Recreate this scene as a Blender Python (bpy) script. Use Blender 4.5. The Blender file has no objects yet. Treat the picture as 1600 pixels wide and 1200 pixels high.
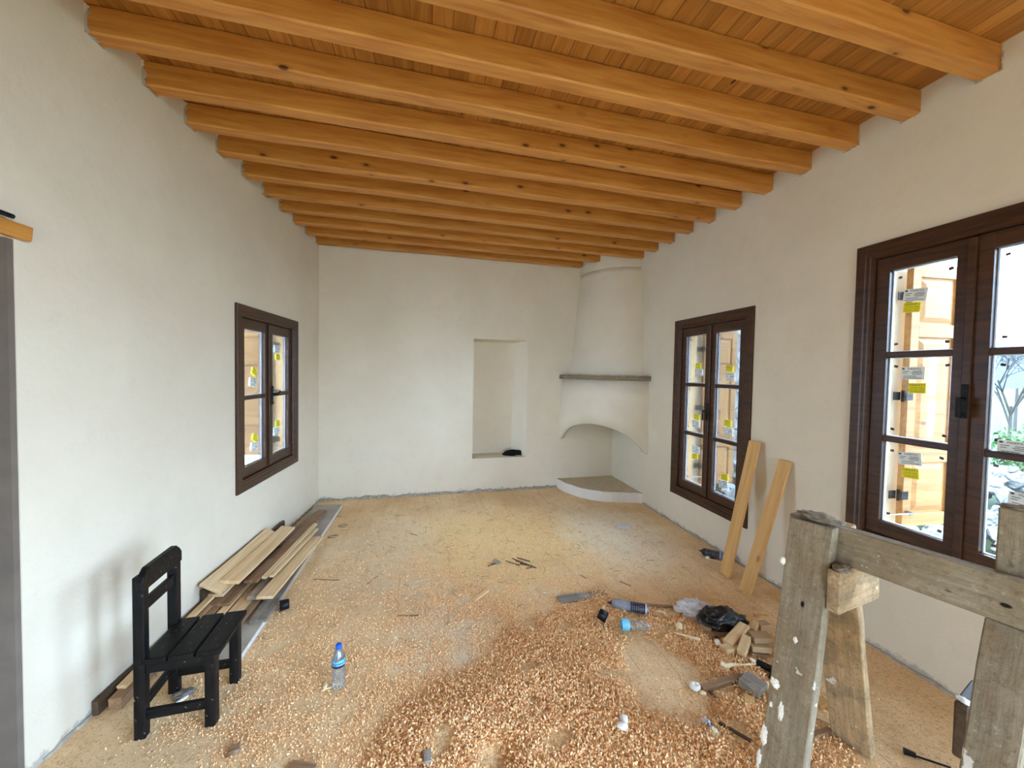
import bpy, bmesh, math, random
import numpy as np
from mathutils import Vector as V, Matrix, noise as mnoise

# ---------------------------------------------------------------- camera, sky, exposure
SC = bpy.context.scene
COL = SC.collection
random.seed(11)
RNG = np.random.default_rng(5)
EYE = V((0, 0, 1.6))
YAW, PITCH, ROLL = math.radians(-12.3), math.radians(-1.75), math.radians(1.0)
FPX = 600.0
_f = V((math.sin(-YAW) * math.cos(PITCH), math.cos(-YAW) * math.cos(PITCH), math.sin(PITCH)))
_r = V((math.cos(-YAW), -math.sin(-YAW), 0))
_u = _r.cross(_f)
RT = _r * math.cos(ROLL) + _u * math.sin(ROLL)
UP = -_r * math.sin(ROLL) + _u * math.cos(ROLL)
FW = _f
cam_data = bpy.data.cameras.new('camera')
cam_data.sensor_width = 36
cam_data.lens = 36 * FPX / 1600
cam_data.clip_start = 0.02
cam_data.clip_end = 500
cam = bpy.data.objects.new('camera', cam_data)
COL.objects.link(cam)
cam.matrix_world = Matrix((RT, UP, -FW)).transposed().to_4x4()
cam.matrix_world.translation = EYE
SC.camera = cam

SKY_STRENGTH = 6.0
SC.view_settings.view_transform = 'Standard'
SC.view_settings.look = 'None'
SC.view_settings.gamma = 1
SC.view_settings.exposure = 2.68
SC.view_settings.use_curve_mapping = False
SC.cycles.max_bounces = 14
SC.cycles.diffuse_bounces = 8
SC.cycles.transparent_max_bounces = 24
SC.cycles.sample_clamp_indirect = 8
SC.cycles.use_denoising = True

world = bpy.data.worlds.new('overcast_sky')
SC.world = world
world.use_nodes = True
_nt = world.node_tree
_bg = _nt.nodes['Background']
_tc = _nt.nodes.new('ShaderNodeTexCoord')
_sx = _nt.nodes.new('ShaderNodeSeparateXYZ')
_mr = _nt.nodes.new('ShaderNodeMapRange')
_mr.inputs['From Min'].default_value = -0.1
_mr.inputs['From Max'].default_value = 0.9
_cr = _nt.nodes.new('ShaderNodeMix')
_cr.data_type = 'RGBA'
_cr.inputs[6].default_value = (0.54, 0.745, 1.0, 1)
_cr.inputs[7].default_value = (0.44, 0.655, 1.0, 1)
_nt.links.new(_tc.outputs['Generated'], _sx.inputs[0])
_nt.links.new(_sx.outputs['Z'], _mr.inputs['Value'])
_nt.links.new(_mr.outputs[0], _cr.inputs[0])
_nt.links.new(_cr.outputs[2], _bg.inputs['Color'])
_bg.inputs['Strength'].default_value = SKY_STRENGTH


def portal(name, loc, xdir, zdir, w, h):
    """sampling portal in a wall opening (adds no light of its own)"""
    l = bpy.data.lights.new(name, 'AREA')
    l.shape = 'RECTANGLE'
    l.size, l.size_y = w, h
    l.cycles.is_portal = True
    o = bpy.data.objects.new(name, l)
    COL.objects.link(o)
    x, z = V(xdir).normalized(), V(zdir).normalized()      # light shines along -Z
    y = z.cross(x)
    o.matrix_world = Matrix((x, y, z)).transposed().to_4x4()
    o.matrix_world.translation = V(loc)
    return o


# ---------------------------------------------------------------- measuring helpers
def ray(px, py):
    return FW + RT * ((px - 800) / FPX) - UP * ((py - 600) / FPX)


def at(px, py, z=0.0):
    """the point at height z that is seen at a spot of the photograph"""
    d = ray(px, py)
    return EYE + d * ((z - EYE.z) / d.z)


def on_plane(px, py, p0, n):
    d = ray(px, py)
    n = V(n)
    return EYE + d * ((V(p0) - EYE).dot(n) / d.dot(n))


# ---------------------------------------------------------------- materials
def lin(r, g, b):
    f = lambda c: (c / 255 / 12.92) if c / 255 <= 0.04045 else ((c / 255 + 0.055) / 1.055) ** 2.4
    return (f(r), f(g), f(b), 1)


class NT:
    def __init__(s, name):
        s.m = bpy.data.materials.new(name)
        s.m.use_nodes = True
        s.t = s.m.node_tree
        s.n = s.t.nodes
        s.p = s.n['Principled BSDF']

    def add(s, typ, **kw):
        n = s.n.new(typ)
        for k, v in kw.items():
            setattr(n, k, v)
        return n

    def put(s, sock, v):
        if hasattr(v, 'is_linked') or isinstance(v, bpy.types.NodeSocket):
            s.t.links.new(v, sock)
        else:
            sock.default_value = v

    def math(s, op, a, b=None, c=None, clamp=False):
        n = s.add('ShaderNodeMath', operation=op, use_clamp=clamp)
        s.put(n.inputs[0], a)
        if b is not None:
            s.put(n.inputs[1], b)
        if c is not None:
            s.put(n.inputs[2], c)
        return n.outputs[0]

    def vmath(s, op, a, b):
        n = s.add('ShaderNodeVectorMath', operation=op)
        s.put(n.inputs[0], a)
        s.put(n.inputs[1], b)
        return n.outputs[0]

    def mix(s, f, a, b, mode='MIX'):
        n = s.add('ShaderNodeMix', data_type='RGBA', blend_type=mode)
        s.put(n.inputs[0], f)
        s.put(n.inputs[6], a)
        s.put(n.inputs[7], b)
        return n.outputs[2]

    def noise(s, vec, scale, detail=4, rough=0.55, dist=0.0):
        n = s.add('ShaderNodeTexNoise')
        s.put(n.inputs['Vector'], vec)
        n.inputs['Scale'].default_value = scale
        n.inputs['Detail'].default_value = detail
        n.inputs['Roughness'].default_value = rough
        n.inputs['Distortion'].default_value = dist
        return n.outputs[0]

    def ramp(s, f, a, b, lo=0.0, hi=1.0):
        n = s.add('ShaderNodeMapRange', interpolation_type='SMOOTHSTEP')
        s.put(n.inputs['Value'], f)
        n.inputs['From Min'].default_value = a
        n.inputs['From Max'].default_value = b
        n.inputs['To Min'].default_value = lo
        n.inputs['To Max'].default_value = hi
        return n.outputs[0]

    def coord(s, which='Object'):
        return s.add('ShaderNodeTexCoord').outputs[which]

    def sep(s, v):
        n = s.add('ShaderNodeSeparateXYZ')
        s.put(n.inputs[0], v)
        return n.outputs

    def comb(s, x, y, z):
        n = s.add('ShaderNodeCombineXYZ')
        for i, v in enumerate((x, y, z)):
            s.put(n.inputs[i], v)
        return n.outputs[0]

    def scale(s, v, xyz):
        return s.vmath('MULTIPLY', v, xyz)

    def bump(s, h, strength=0.3, dist=0.01):
        n = s.add('ShaderNodeBump')
        n.inputs['Strength'].default_value = strength
        n.inputs['Distance'].default_value = dist
        s.put(n.inputs['Height'], h)
        s.t.links.new(n.outputs[0], s.p.inputs['Normal'])

    def out(s, color, rough=0.6, spec=0.3):
        s.put(s.p.inputs['Base Color'], color)
        s.put(s.p.inputs['Roughness'], rough)
        s.p.inputs['Specular IOR Level'].default_value = spec
        return s.m


def plain(name, rgb, rough=0.6, metal=0.0, spec=0.3, var=0.0, vs=40):
    k = NT(name)
    c = lin(*rgb)
    if var:
        n = k.noise(k.coord(), vs, 4)
        d = tuple(x * (1 - var) for x in c[:3]) + (1,)
        c = k.mix(n, d, tuple(min(1, x * (1 + var)) for x in c[:3]) + (1,))
    k.p.inputs['Metallic'].default_value = metal
    return k.out(c, rough, spec)


def wood(name, light, dark, knot=(70, 38, 14), grain=9.0, knots=1.0, rough=0.55, spec=0.3, dirt=None, per_object=0.25, lengthwise=0.6, knot_scale=1.0):
    """sawn timber; the grain runs along the piece's own X"""
    k = NT(name)
    rnd = k.add('ShaderNodeObjectInfo').outputs['Random']
    co = k.vmath('ADD', k.coord(), k.comb(k.math('MULTIPLY', rnd, 37.0), k.math('MULTIPLY', rnd, 11.3), k.math('MULTIPLY', rnd, 5.7)))
    warp = k.noise(k.scale(co, (0.8, 3, 3)), 1.0, 2)
    wv = k.vmath('ADD', k.scale(co, (lengthwise, 1, 1)), k.comb(0.0, k.math('MULTIPLY', warp, 0.10), k.math('MULTIPLY', warp, 0.06)))
    g1 = k.noise(k.scale(wv, (1.2, 14, 14)), grain / 3, 5, 0.62)
    g2 = k.noise(k.scale(wv, (2.0, 60, 60)), grain / 3, 3, 0.6)
    c = k.mix(k.ramp(g1, 0.22, 0.72), lin(*dark), lin(*light))
    c = k.mix(k.ramp(g2, 0.45, 0.8, 0, 0.35), c, lin(*dark))
    vo = k.add('ShaderNodeTexVoronoi')
    k.put(vo.inputs['Vector'], k.scale(co, (4.2 * knot_scale, 9.0 * knot_scale, 9.0 * knot_scale)))
    vo.inputs['Scale'].default_value = 1.0
    vo.inputs['Randomness'].default_value = 1.0
    dk = vo.outputs['Distance']
    on = k.ramp(k.sep(vo.outputs['Color'])[0], 0.45, 0.5, 0, knots)
    c = k.mix(k.math('MULTIPLY', k.ramp(dk, 0.07, 0.12, 1, 0), on), c, lin(*knot))
    c = k.mix(k.math('MULTIPLY', k.ramp(dk, 0.11, 0.24, 0.35, 0), on), c, lin(*[int(x * 0.6 + y * 0.4) for x, y in zip(dark, knot)]))
    if per_object:
        c = k.mix(1.0, c, k.mix(rnd, (1 - per_object,) * 3 + (1,), (1 + per_object * 0.3,) * 3 + (1,)), 'MULTIPLY')
    if dirt:
        d = k.noise(co, 7, 6, 0.7)
        c = k.mix(k.ramp(d, 0.48, 0.66, 0, dirt[3]), c, lin(*dirt[:3]))
    k.bump(k.math('ADD', g1, k.math('MULTIPLY', g2, 0.5)), 0.25, 0.003)
    return k.out(c, rough, spec)


def make_plaster():
    k = NT('white_plaster')
    g = k.coord()
    n1 = k.noise(g, 1.3, 4, 0.6)
    n2 = k.noise(g, 9, 5, 0.65)
    n3 = k.noise(g, 160, 3, 0.6)
    c = k.mix(k.ramp(n1, 0.3, 0.7), lin(212, 201, 179), lin(219, 209, 188))
    c = k.mix(k.ramp(n2, 0.5, 0.85, 0, 0.35), c, lin(200, 188, 166))
    # splashed dirt with a ragged edge just above the floor
    z = k.sep(g)[2]
    edge = k.math('ADD', z, k.math('MULTIPLY', k.noise(g, 13, 6, 0.75), -0.20))
    c = k.mix(k.ramp(edge, -0.095, -0.065, 0.7, 0), c, lin(146, 144, 138))
    k.bump(k.math('ADD', k.math('MULTIPLY', n2, 0.9), k.math('MULTIPLY', n3, 0.14)), 0.35, 0.012)
    return k.out(c, 0.9, 0.15)


def make_floor():
    k = NT('dusty_board_floor')
    g = k.coord()
    x, y, z = k.sep(g)
    n1 = k.noise(g, 1.6, 6, 0.62)
    n2 = k.noise(g, 7, 6, 0.7)
    n3 = k.noise(g, 70, 4, 0.7)
    n4 = k.noise(g, 260, 2, 0.6)
    st = k.noise(k.scale(g, (9, 0.7, 1)), 2.0, 4, 0.6)
    c = k.mix(k.ramp(n1, 0.3, 0.7), lin(231, 192, 143), lin(252, 222, 176))
    c = k.mix(k.ramp(st, 0.45, 0.75, 0, 0.35), c, lin(212, 170, 110))

    def patch(cx, cy, rx, ry):
        d = k.math('ADD', k.math('POWER', k.math('DIVIDE', k.math('SUBTRACT', x, cx), rx), 2.0), k.math('POWER', k.math('DIVIDE', k.math('SUBTRACT', y, cy), ry), 2.0))
        d = k.math('ADD', d, k.math('MULTIPLY', k.math('SUBTRACT', n2, 0.5), 2.6))
        return k.ramp(d, 0.0, 1.25, 1, 0)
    c = k.mix(k.math('MULTIPLY', patch(0.75, 3.55, 1.1, 0.95), 0.75), c, lin(250, 211, 144))      # fine golden sawdust
    c = k.mix(k.math('MULTIPLY', patch(1.85, 3.55, 0.6, 0.8), 0.75), c, lin(242, 226, 194))      # plaster dust by the fireplace
    c = k.mix(k.math('MULTIPLY', patch(-0.3, 3.6, 0.5, 0.6), 0.5), c, lin(240, 218, 180))
    c = k.mix(k.math('MULTIPLY', patch(0.15, 2.3, 0.35, 0.5), 0.55), c, lin(226, 206, 180))
    c = k.mix(k.math('MULTIPLY', patch(-0.25, 2.9, 0.5, 0.3), 0.4), c, lin(224, 200, 168))
    c = k.mix(k.ramp(n2, 0.55, 0.72, 0, 0.48), c, lin(188, 148, 98))
    n5 = k.noise(k.scale(g, (1, 1, 1)), 19, 5, 0.75, 0.6)
    c = k.mix(k.ramp(n5, 0.56, 0.70, 0, 0.42), c, lin(160, 122, 80))
    c = k.mix(k.ramp(n5, 0.44, 0.32, 0, 0.5), c, lin(246, 226, 186))
    c = k.mix(k.ramp(n3, 0.52, 0.66, 0, 0.55), c, lin(150, 116, 78))
    c = k.mix(k.ramp(n3, 0.44, 0.28, 0, 0.45), c, lin(238, 202, 140))
    c = k.mix(k.ramp(n4, 0.52, 0.68, 0, 0.42), c, lin(120, 92, 62))
    # board joints filled with dust
    fx = k.math('FRACT', k.math('DIVIDE', k.math('ADD', x, k.math('MULTIPLY', n1, 0.01)), 0.19))
    seam = k.math('MULTIPLY', k.ramp(k.math('ABSOLUTE', k.math('SUBTRACT', fx, 0.5)), 0.482, 0.494, 0, 1), k.ramp(k.noise(g, 2.4, 3), 0.45, 0.65, 0, 0.5))
    c = k.mix(seam, c, lin(140, 112, 80))
    h = k.math('ADD', k.math('MULTIPLY', n3, 1.0), k.math('ADD', k.math('MULTIPLY', n2, 0.8), k.math('MULTIPLY', n4, 0.5)))
    k.bump(k.math('SUBTRACT', h, k.math('MULTIPLY', seam, 0.6)), 0.6, 0.012)
    return k.out(c, 0.95, 0.1)


def make_ceiling():
    k = NT('pine_ceiling_boards')
    g = k.coord()
    x, y, z = k.sep(g)
    bw = 0.095
    idx = k.math('FLOOR', k.math('DIVIDE', x, bw))
    w = k.add('ShaderNodeTexWhiteNoise', noise_dimensions='1D')
    k.put(w.inputs['W'], idx)
    rv = w.outputs['Value']
    co = k.vmath('ADD', k.comb(y, x, 0.0), k.comb(k.math('MULTIPLY', rv, 20), 0.0, k.math('MULTIPLY', rv, 9)))
    warp = k.noise(k.scale(co, (1.5, 5, 1)), 1.0, 2)
    wv = k.vmath('ADD', co, k.comb(0.0, k.math('MULTIPLY', warp, 0.09), 0.0))
    g1 = k.noise(k.scale(wv, (1.0, 14, 1)), 2.6, 4, 0.6)
    c = k.mix(k.ramp(g1, 0.15, 0.85), lin(160, 102, 42), lin(200, 142, 70))
    c = k.mix(1.0, c, k.mix(rv, (0.72, 0.68, 0.6, 1), (1.08, 1.06, 1.0, 1)), 'MULTIPLY')
    vo = k.add('ShaderNodeTexVoronoi')
    k.put(vo.inputs['Vector'], k.scale(co, (4.0, 12.0, 1)))
    vo.inputs['Scale'].default_value = 1.0
    on = k.ramp(k.sep(vo.outputs['Color'])[0], 0.5, 0.55)
    c = k.mix(k.math('MULTIPLY', k.ramp(vo.outputs['Distance'], 0.06, 0.11, 1, 0), on), c, lin(70, 34, 12))
    fx = k.math('FRACT', k.math('DIVIDE', x, bw))
    seam = k.ramp(k.math('ABSOLUTE', k.math('SUBTRACT', fx, 0.5)), 0.478, 0.494)
    c = k.mix(k.math('MULTIPLY', seam, k.ramp(rv, 0.1, 0.5, 0.55, 1.0)), c, lin(52, 28, 10))
    k.bump(k.math('SUBTRACT', k.math('MULTIPLY', g1, 0.3), seam), 0.5, 0.006)
    return k.out(c, 0.5, 0.3)


def make_concrete_wood(name='mortar_caked_timber', tint=(150, 138, 118)):
    k = NT(name)
    rnd = k.add('ShaderNodeObjectInfo').outputs['Random']
    co = k.vmath('ADD', k.coord(), k.comb(k.math('MULTIPLY', rnd, 13.0), k.math('MULTIPLY', rnd, 7.0), 0.0))
    g = k.noise(k.scale(co, (2, 26, 26)), 2.0, 5, 0.65)
    d = k.noise(co, 6, 6, 0.72)
    e = k.noise(co, 55, 5, 0.7)
    f = k.noise(co, 15, 3, 0.6)
    t = lin(*tint)
    c = k.mix(k.ramp(g, 0.3, 0.7), tuple(v * 0.62 for v in t[:3]) + (1,), t)
    c = k.mix(k.ramp(d, 0.42, 0.6, 0, 0.65), c, lin(128, 112, 88))
    c = k.mix(k.ramp(e, 0.52, 0.68, 0, 0.5), c, lin(98, 84, 64))
    c = k.mix(k.ramp(e, 0.42, 0.3, 0, 0.4), c, lin(186, 180, 168))
    c = k.mix(k.ramp(f, 0.665, 0.70, 0, 0.75), c, lin(226, 224, 216))      # splashes of plaster
    vo = k.add('ShaderNodeTexVoronoi')
    k.put(vo.inputs['Vector'], k.scale(co, (7, 13, 13)))
    vo.inputs['Scale'].default_value = 1
    on = k.ramp(k.sep(vo.outputs['Color'])[1], 0.7, 0.74)
    c = k.mix(k.math('MULTIPLY', k.ramp(vo.outputs['Distance'], 0.06, 0.11, 1, 0), on), c, lin(34, 26, 20))
    k.bump(k.math('ADD', k.math('MULTIPLY', e, 0.8), k.math('ADD', g, k.math('MULTIPLY', d, 0.8))), 0.55, 0.008)
    return k.out(c, 0.92, 0.12)


def see_through(name, tint=(1, 1, 1), gloss=0.08, rough=0.03, haze=0.0, haze_col=(0.9, 0.93, 0.96, 1)):
    k = NT(name)
    k.n.remove(k.p)
    out = k.n['Material Output']
    tr = k.add('ShaderNodeBsdfTransparent')
    tr.inputs[0].default_value = (*tint, 1)
    gl = k.add('ShaderNodeBsdfGlossy')
    gl.inputs['Roughness'].default_value = rough
    fr = k.add('ShaderNodeFresnel')
    fr.inputs['IOR'].default_value = 1.45
    m = k.add('ShaderNodeMixShader')
    k.t.links.new(k.math('ADD', k.math('MULTIPLY', fr.outputs[0], 0.8), gloss * 0.3, clamp=True), m.inputs[0])
    k.t.links.new(tr.outputs[0], m.inputs[1])
    k.t.links.new(gl.outputs[0], m.inputs[2])
    res = m.outputs[0]
    if haze:
        d1 = k.add('ShaderNodeBsdfDiffuse')
        d1.inputs[0].default_value = haze_col
        d2 = k.add('ShaderNodeBsdfTranslucent')
        d2.inputs[0].default_value = haze_col
        df = k.add('ShaderNodeMixShader')
        k.t.links.new(d1.outputs[0], df.inputs[1])
        k.t.links.new(d2.outputs[0], df.inputs[2])
        m2 = k.add('ShaderNodeMixShader')
        m2.inputs[0].default_value = haze
        k.t.links.new(res, m2.inputs[1])
        k.t.links.new(df.outputs[0], m2.inputs[2])
        res = m2.outputs[0]
    k.t.links.new(res, out.inputs[0])
    return k.m


def make_shavings():
    k = NT('pine_shavings')
    a = k.add('ShaderNodeAttribute', attribute_name='tone')
    n = k.noise(k.coord(), 45, 3)
    c = k.mix(a.outputs['Fac'], lin(232, 180, 122), lin(254, 226, 178))
    c = k.mix(k.ramp(n, 0.5, 0.75, 0, 0.35), c, lin(216, 168, 116))
    return k.out(c, 0.75, 0.2)


def make_sawdust():
    k = NT('fine_sawdust')
    g = k.coord()
    n, e = k.noise(g, 60, 5, 0.7), k.noise(g, 9, 4)
    c = k.mix(k.ramp(n, 0.35, 0.65), lin(206, 158, 108), lin(238, 204, 152))
    c = k.mix(k.ramp(e, 0.5, 0.8, 0, 0.5), c, lin(192, 148, 104))
    k.bump(n, 0.8, 0.015)
    return k.out(c, 0.95, 0.1)


def make_black_paint():
    k = NT('worn_black_paint')
    co = k.coord()
    n = k.noise(k.scale(co, (3, 18, 18)), 2.5, 5, 0.65)
    d = k.noise(co, 38, 4, 0.7)
    c = k.mix(k.ramp(n, 0.35, 0.75), lin(9, 8, 8), lin(24, 22, 21))
    c = k.mix(k.ramp(d, 0.66, 0.70, 0, 0.7), c, lin(150, 140, 128))
    k.bump(k.math('ADD', n, k.math('MULTIPLY', d, 0.3)), 0.3, 0.003)
    return k.out(c, k.ramp(n, 0.3, 0.8, 0.42, 0.65), 0.22)


def make_stone(name, a, b, scale=3.5):
    k = NT(name)
    g = k.coord()
    vo = k.add('ShaderNodeTexVoronoi', feature='DISTANCE_TO_EDGE')
    k.put(vo.inputs['Vector'], k.vmath('ADD', g, k.scale(k.comb(k.noise(g, 4, 3), k.noise(g, 5, 3), k.noise(g, 3, 3)), (0.2, 0.2, 0.2))))
    vo.inputs['Scale'].default_value = scale
    n = k.noise(g, 5, 5, 0.7)
    c = k.mix(k.ramp(n, 0.3, 0.7), lin(*a), lin(*b))
    c = k.mix(k.ramp(vo.outputs['Distance'], 0.02, 0.09, 0.75, 0), c, lin(96, 98, 100))
    k.bump(k.ramp(vo.outputs['Distance'], 0.0, 0.15), 0.8, 0.06)
    return k.out(c, 0.95, 0.1)


M = {}
M['plaster'] = make_plaster()
M['floor'] = make_floor()
M['ceiling'] = make_ceiling()
M['beam'] = wood('varnished_pine_beam', (206, 146, 70), (176, 108, 42), knot=(58, 26, 8), grain=7, rough=0.42, spec=0.4, per_object=0.10, knot_scale=1.0, lengthwise=0.9)
M['walnut'] = wood('dark_stained_wood', (78, 46, 23), (42, 24, 12), knot=(26, 14, 7), grain=10, knots=0.5, rough=0.4, spec=0.4, per_object=0.12)
M['pine'] = wood('raw_pine', (236, 198, 140), (208, 158, 98), knot=(140, 84, 44), grain=7, knots=0.8, rough=0.6, per_object=0.1)
M['shutter'] = wood('shutter_pine', (184, 138, 84), (152, 104, 58), knot=(96, 54, 26), grain=7, knots=0.8, rough=0.6, per_object=0.1)
M['pale_board'] = wood('pale_new_board', (234, 204, 158), (204, 168, 120), knot=(112, 78, 48), grain=8, knots=0.9, per_object=0.16)
M['brown_board'] = wood('brown_old_board', (168, 132, 96), (116, 86, 60), knot=(60, 40, 26), grain=10, knots=0.6, dirt=(150, 138, 122, 0.5), per_object=0.2)
M['grey_board'] = wood('weathered_grey_board', (160, 150, 136), (112, 104, 94), knot=(66, 58, 50), grain=10, knots=0.5, dirt=(180, 172, 160, 0.5), per_object=0.2)
M['tan_board'] = wood('aged_tan_offcut', (196, 168, 128), (150, 122, 88), knot=(84, 60, 40), grain=9, knots=0.4, dirt=(170, 154, 130, 0.4), per_object=0.2)
M['dark_board'] = wood('dark_rough_board', (96, 74, 54), (58, 44, 34), knot=(30, 22, 16), grain=9, knots=0.5, per_object=0.2)
M['lean'] = wood('planed_pine_board', (216, 174, 112), (192, 146, 86), knot=(110, 74, 44), grain=6, knots=0.7, per_object=0.1)
M['panel'] = plain('mortar_stained_panel', (172, 164, 150), 0.95, var=0.35, vs=7)
M['panel_edge'] = plain('pale_panel_edge', (206, 204, 198), 0.9, var=0.2, vs=30)
M['trestle'] = make_concrete_wood('mortar_caked_timber', (158, 146, 124))
M['trestle_warm'] = make_concrete_wood('dirty_pine_timber', (196, 166, 126))
M['mortar'] = plain('grey_mortar', (160, 150, 134), 0.95, var=0.45, vs=26)
M['lump'] = plain('rough_mortar_lumps', (132, 120, 102), 0.95, var=0.5, vs=60)
M['cement'] = plain('bare_cement', (134, 126, 116), 0.95, var=0.22, vs=8)
M['black'] = make_black_paint()
M['glass'] = see_through('window_glass', (0.94, 0.95, 0.95), 0.1)
M['bottle'] = see_through('clear_bottle_plastic', (0.86, 0.92, 0.95), 0.25, 0.08, 0.10)
M['film'] = see_through('clear_plastic_film', (0.92, 0.93, 0.93), 0.5, 0.2, 0.8, (0.97, 0.96, 0.97, 1))
M['blackbag'] = plain('black_bin_bag', (16, 17, 19), 0.28, spec=0.6)
M['cloth'] = plain('black_cloth', (9, 9, 10), 0.9)
M['blue_cap'] = plain('blue_plastic', (28, 92, 206), 0.4)
M['iron'] = plain('black_iron', (22, 20, 20), 0.5, 0.3)
M['steel'] = plain('dull_steel', (150, 152, 156), 0.35, 0.9)
M['spacer'] = plain('pale_glazing_tape', (232, 236, 240), 0.6)
M['cork'] = plain('dark_cork_pad', (64, 42, 30), 0.9)
M['paper'] = plain('white_label_paper', (226, 234, 232), 0.7)
M['yellow'] = plain('yellow_label_paper', (238, 228, 36), 0.6)
M['ink'] = plain('label_ink', (66, 70, 66), 0.7)
M['foam'] = plain('cured_foam', (236, 222, 182), 0.9, var=0.12, vs=50)
M['foam_white'] = plain('white_foam', (240, 238, 228), 0.9, var=0.08, vs=50)
M['shavings'] = make_shavings()
M['sawdust'] = make_sawdust()
M['blackplastic'] = plain('black_plastic', (14, 14, 18), 0.45)
M['litter'] = plain('dark_wood_slivers', (150, 116, 80), 0.9, var=0.4, vs=20)
M['litter_pale'] = plain('pale_wood_slivers', (226, 196, 152), 0.9, var=0.2, vs=20)
M['tar'] = plain('green_tarpaulin', (10, 48, 34), 0.7, var=0.1, vs=6)
M['grass'] = plain('outside_grass', (34, 48, 16), 0.95, var=0.5, vs=3)
M['bark'] = plain('pale_bark', (56, 52, 46), 0.95, var=0.3, vs=10)
M['leaf'] = plain('spring_leaves', (46, 68, 18), 0.8, var=0.3, vs=5)
M['hill'] = plain('distant_hill', (32, 44, 54), 0.95, var=0.35, vs=0.15)
M['stone'] = make_stone('pale_rubble_stone', (118, 118, 114), (150, 150, 146), 4.0)
M['ext'] = plain('outside_render', (206, 206, 202), 0.95, var=0.15, vs=4)


# ---------------------------------------------------------------- object helpers
def tag(o, label, cat, group=None, kind=None):
    o['label'] = label
    o['category'] = cat
    if group:
        o['group'] = group
    if kind:
        o['kind'] = kind
    return o


def new(name, me, parent=None, mat=None):
    o = bpy.data.objects.new(name, me)
    COL.objects.link(o)
    if mat is not None and me is not None and not me.materials:
        me.materials.append(mat)
    if parent is not None:
        o.parent = parent
    return o


def empty(name, loc=(0, 0, 0), rot=None):
    o = bpy.data.objects.new(name, None)
    o.empty_display_size = 0.1
    COL.objects.link(o)
    if rot is not None:
        o.matrix_world = rot.to_4x4()
    o.location = loc
    return o


def mesh(name, vs, fs, mats=(), mi=None, smooth=False):
    me = bpy.data.meshes.new(name)
    me.from_pydata([tuple(v) for v in vs], [], fs)
    for m in mats:
        me.materials.append(m)
    if mi:
        me.polygons.foreach_set('material_index', mi)
    if smooth:
        me.polygons.foreach_set('use_smooth', [True] * len(me.polygons))
    me.update()
    return me


def from_bm(name, bm, mat=None, smooth=False):
    me = bpy.data.meshes.new(name)
    bmesh.ops.recalc_face_normals(bm, faces=bm.faces)
    bm.to_mesh(me)
    bm.free()
    if mat:
        me.materials.append(mat)
    if smooth:
        me.polygons.foreach_set('use_smooth', [True] * len(me.polygons))
    return me


def bm_box(bm, c, s, rot=None, bev=0.0):
    r = bmesh.ops.create_cube(bm, size=1.0)
    vs = r['verts']
    mt = Matrix.Translation(V(c)) @ (rot.to_4x4() if rot is not None else Matrix()) @ Matrix.Diagonal((*s, 1))
    bmesh.ops.transform(bm, matrix=mt, verts=vs)
    if bev:
        es = list({e for v in vs for e in v.link_edges})
        bmesh.ops.bevel(bm, geom=es, offset=bev, segments=2, affect='EDGES', profile=0.5)


def bm_cyl(bm, a, b, r1, r2=None, seg=16):
    a, b = V(a), V(b)
    d = b - a
    r2 = r1 if r2 is None else r2
    q = d.to_track_quat('Z', 'Y')
    mt = Matrix.Translation((a + b) / 2) @ q.to_matrix().to_4x4()
    bmesh.ops.create_cone(bm, cap_ends=True, segments=seg, radius1=r1, radius2=r2, depth=d.length, matrix=mt)


def board_mesh(L, W, H, mat, bev=0.002, seed=0, wane=0.0, cuts=6):
    """a sawn piece along X with softened edges and a slight wobble"""
    rd = random.Random(seed)
    bm = bmesh.new()
    bm_box(bm, (0, 0, 0), (L, W, H))
    xe = [e for e in bm.edges if abs(e.verts[0].co.x - e.verts[1].co.x) > L * 0.5]
    if cuts:
        bmesh.ops.subdivide_edges(bm, edges=xe, cuts=cuts)
    ph = rd.uniform(0, 50)
    for v in bm.verts:
        t = v.co.x
        v.co.y += (mnoise.noise(V((t * 1.3 + ph, 0, 0))) * 0.03 * wane + mnoise.noise(V((t * 6 + ph, v.co.y * 9, v.co.z * 9))) * 0.003) * min(1, W / 0.05)
        v.co.z += (mnoise.noise(V((t * 1.3 + ph, 7, 0))) * 0.015 * wane)
        if abs(abs(v.co.x) - L / 2) < 1e-4:
            v.co.x += rd.uniform(-1, 1) * min(0.004, L * 0.02)
    if bev:
        es = [e for e in bm.edges if e.is_manifold and e.calc_face_angle(0) > 0.6]
        bmesh.ops.bevel(bm, geom=es, offset=bev, segments=1, affect='EDGES')
    return from_bm('board', bm, mat)


def basis(A, B, up=(0, 0, 1)):
    A, B = V(A), V(B)
    x = (B - A).normalized()
    y = V(up).cross(x)
    if y.length < 1e-4:
        y = V((0, 1, 0))
    y.normalize()
    z = x.cross(y)
    return Matrix((x, y, z)).transposed()


def stick(name, A, B, W, H, mat, parent=None, up=(0, 0, 1), bev=0.002, wane=0.0, cuts=4):
    """a piece of timber from A to B (centres of its ends)"""
    A, B = V(A), V(B)
    me = board_mesh((B - A).length, W, H, mat, bev, seed=hash((round(A.x, 3), round(B.y, 3), round(A.z, 3))) & 0xffff, wane=wane, cuts=cuts)
    o = new(name, me, parent)
    mt = basis(A, B, up).to_4x4()
    mt.translation = (A + B) / 2 - (parent.location if parent is not None else V((0, 0, 0)))
    o.matrix_basis = mt
    return o


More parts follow.
